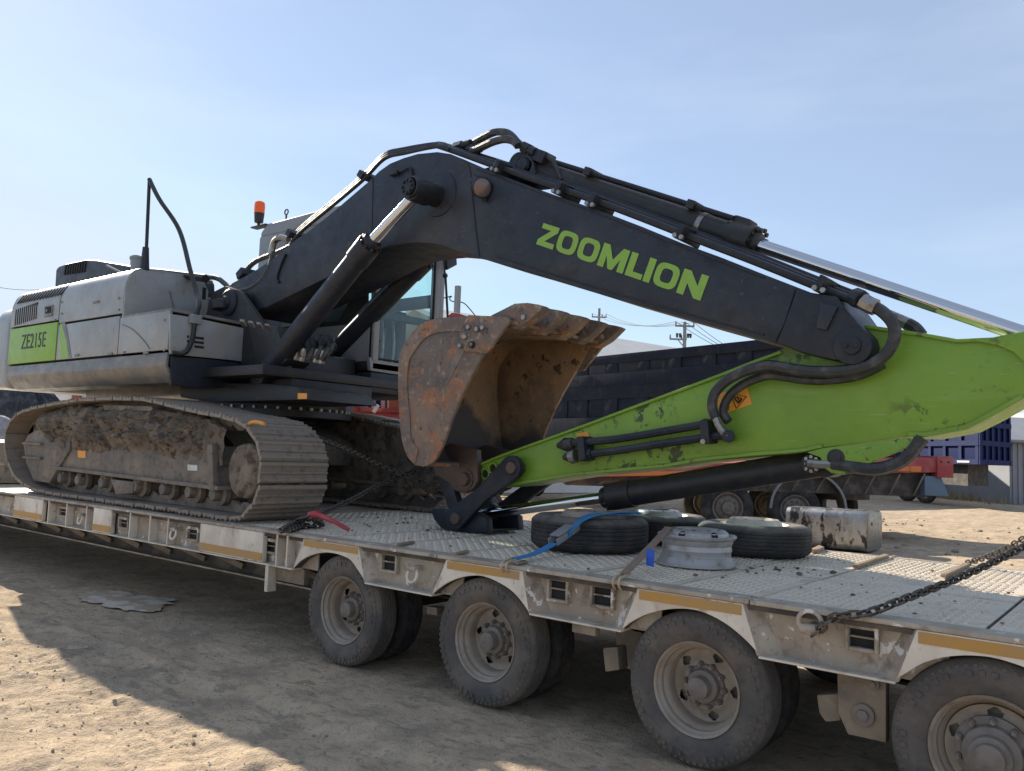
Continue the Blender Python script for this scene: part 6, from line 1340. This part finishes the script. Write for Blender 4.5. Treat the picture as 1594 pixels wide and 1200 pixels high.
# red stake truck behind the bucket
RD = 13.0
r0 = wd((545, 700), RD); RTk = thing("stake_truck", "red stake truck with upright posts seen under the cab", "truck", tuple(gp_(wd((600, 650), RD))))
def rpt(px, py, dd=0): return wd((px, py), RD) + FW * dd
MB().poly([rpt(556, 640), rpt(760, 640), rpt(760, 660), rpt(556, 660)], FW * 2.2).build("bed_frame", M['redbg'], RTk, bevel=.02)
for (a, b_, m) in ((527, 534, 'brick'), (550, 559, 'redbg'), (605, 622, 'brick'), (632, 650, 'brick'), (690, 702, 'brick')):
    MB().poly([rpt(a, 600), rpt(b_, 600), rpt(b_, 645), rpt(a, 645)], FW * .12).build("stake", M[m], RTk, bevel=.01)
MB().poly([rpt(560, 634, -.02), rpt(640, 637, -.02), rpt(640, 643, -.02), rpt(560, 641, -.02)], FW * .06).build("side_rail", M['redbg'], RTk)
MB().poly([rpt(500, 604, .5), rpt(548, 604, .5), rpt(548, 645, .5), rpt(490, 645, .5)], FW * 1.2).build("tarped_load", M['tarp'], RTk, bevel=.05)
for k, (a, m) in enumerate(((562, 'alu'), (571, 'paper'), (579, 'blue'), (586, 'roofm'), (596, 'roofm'))): MB().poly([rpt(a, 606, .4), rpt(a + 7, 606, .4), rpt(a + 7, 645, .4), rpt(a, 645, .4)], FW * .5).build("load_panel", M[m], RTk, bevel=.02)
MB().bar(rpt(583, 642, -.1), rpt(590, 631, -.1), .05, .05).build("stay", M['white'], RTk)
MB().poly([rpt(694, 491), rpt(703, 485.5), rpt(712, 486), rpt(730, 492), rpt(760, 500), rpt(760, 640), rpt(690, 640)], FW * 1.8).build("truck_cab", M['redbg'], RTk, bevel=.05)
for (px) in (520, 740):
    for dd in (0, 1.8):
        cp = gp_(rpt(px, 650, dd + .1)) + UP * .5; inst(wheel_far[0], "tyre", RTk, Matrix.Translation(cp) @ basis(-RT, FW, UP, O0).to_3x3().to_4x4() @ Matrix.Diagonal((1.26, 1.2, 1.26, 1)))
MB().poly([gp_(rpt(480, 650, .5)) + UP * .5, gp_(rpt(750, 650, .5)) + UP * .5, rpt(750, 668, .5), rpt(480, 668, .5)], FW * 1.2).build("chassis", M['under'], RTk)
# left: netting heap, white wall with red post, gravel heap
def heap(name, label, pl, pr_, pt_, dist, m, seed, cat_, fold=0.0, kind=None):
    a, b_ = gp_(wd(pl, dist)), gp_(wd(pr_, dist)); zt_ = wd(pt_, dist).z; c = (a + b_) / 2; hw = (b_ - a).length / 2; rows = []
    n = 40; 
    for j in range(15):
        v = j / 14; row = []
        for i in range(n + 1):
            t_ = 2 * math.pi * i / n; rr2 = math.cos(v * math.pi / 2) ** .55 if v < 1 else 0
            p = c + RT * (hw * rr2 * math.cos(t_)) + FW * (hw * .7 * rr2 * math.sin(t_) + hw * .5) + UP * (zt_ * math.sin(v * math.pi / 2) ** .9)
            q = p * .9 + V((seed, 0, 0)); k = .12 * hw
            p += V((NZ.noise(q), NZ.noise(q + V((5, 5, 5))), NZ.noise(q * 1.7))) * k + (RT * math.cos(t_) + FW * math.sin(t_)) * (fold * math.sin(t_ * 26 + 2 * NZ.noise(q)))
            p.z = max(p.z, -.05); row.append(p)
        rows.append(row)
    return tag(MB().sheet(rows).build(name, M[m], ang=60, norm=True), label, cat_)
heap("netting_heap", "dark heap of folded shade netting behind the counterweight", (-60, 660), (86, 660), (20, 596), 22, 'net', 3, "heap", .10)
h_ = heap("gravel_heap", "pale grey gravel heap glimpsed under the excavator house", (240, 650), (440, 660), (345, 622), 24, 'heap', 7, "heap")
heap("sand_heap", "small pale sand heap left of the near crawler track", (-80, 690), (20, 690), (-30, 642), 20, 'heap', 11, "heap")
w_a, w_b = gp_(wd((82, 640), 30)), gp_(wd((300, 640), 30)); ax = (w_b - w_a); la = ax.length; ax.normalize(); nn = V((-ax.y, ax.x, 0))
WW = thing("white_wall", "white site wall with a brick red post seen under the hood", "wall", tuple(w_a)); zw = wd((180, 596), 30).z
for k in range(7): MB().poly([w_a + ax * (la * k / 7 + .02), w_a + ax * (la * (k + 1) / 7 - .02), w_a + ax * (la * (k + 1) / 7 - .02) + UP * zw, w_a + ax * (la * k / 7 + .02) + UP * zw], nn * .15).build("wall_panel", M['white'], WW)
for px in (115, 265): q = gp_(wd((px, 640), 29.7)); MB().poly([q - RT * .12, q + RT * .13, q + RT * .13 + UP * zw, q - RT * .12 + UP * zw], FW * .2).build("wall_post", M['brick'], WW)
# dry grass along the far wall
rr = random.Random(9); tv, tf = [], []
for k in range(2600):
    u = rr.random(); p = wb0.lerp(wb1, .25 + .65 * u) - nn * rr.uniform(.3, 5.0) * (1 if rr.random() > .2 else 1.8); hgt = rr.uniform(.12, .55) * (1 if rr.random() > .12 else 1.9); a = rr.uniform(0, 6.3); lx_, ly_ = math.cos(a), math.sin(a); b0_ = len(tv); ln = rr.uniform(-.2, .2)
    tv += [(p.x - lx_ * .025, p.y - ly_ * .025, -.05), (p.x + lx_ * .025, p.y + ly_ * .025, -.05), (p.x + ln, p.y + ln * .5, hgt)]; tf.append((b0_, b0_ + 1, b0_ + 2))
me = bpy.data.meshes.new("dry_grass"); me.from_pydata(tv, [], tf); me.materials.append(M['straw'])
o = bpy.data.objects.new("dry_grass", me); COL.objects.link(o); o["kind"] = "stuff"; o["label"] = "dry yellow grass along the low grey boundary wall"
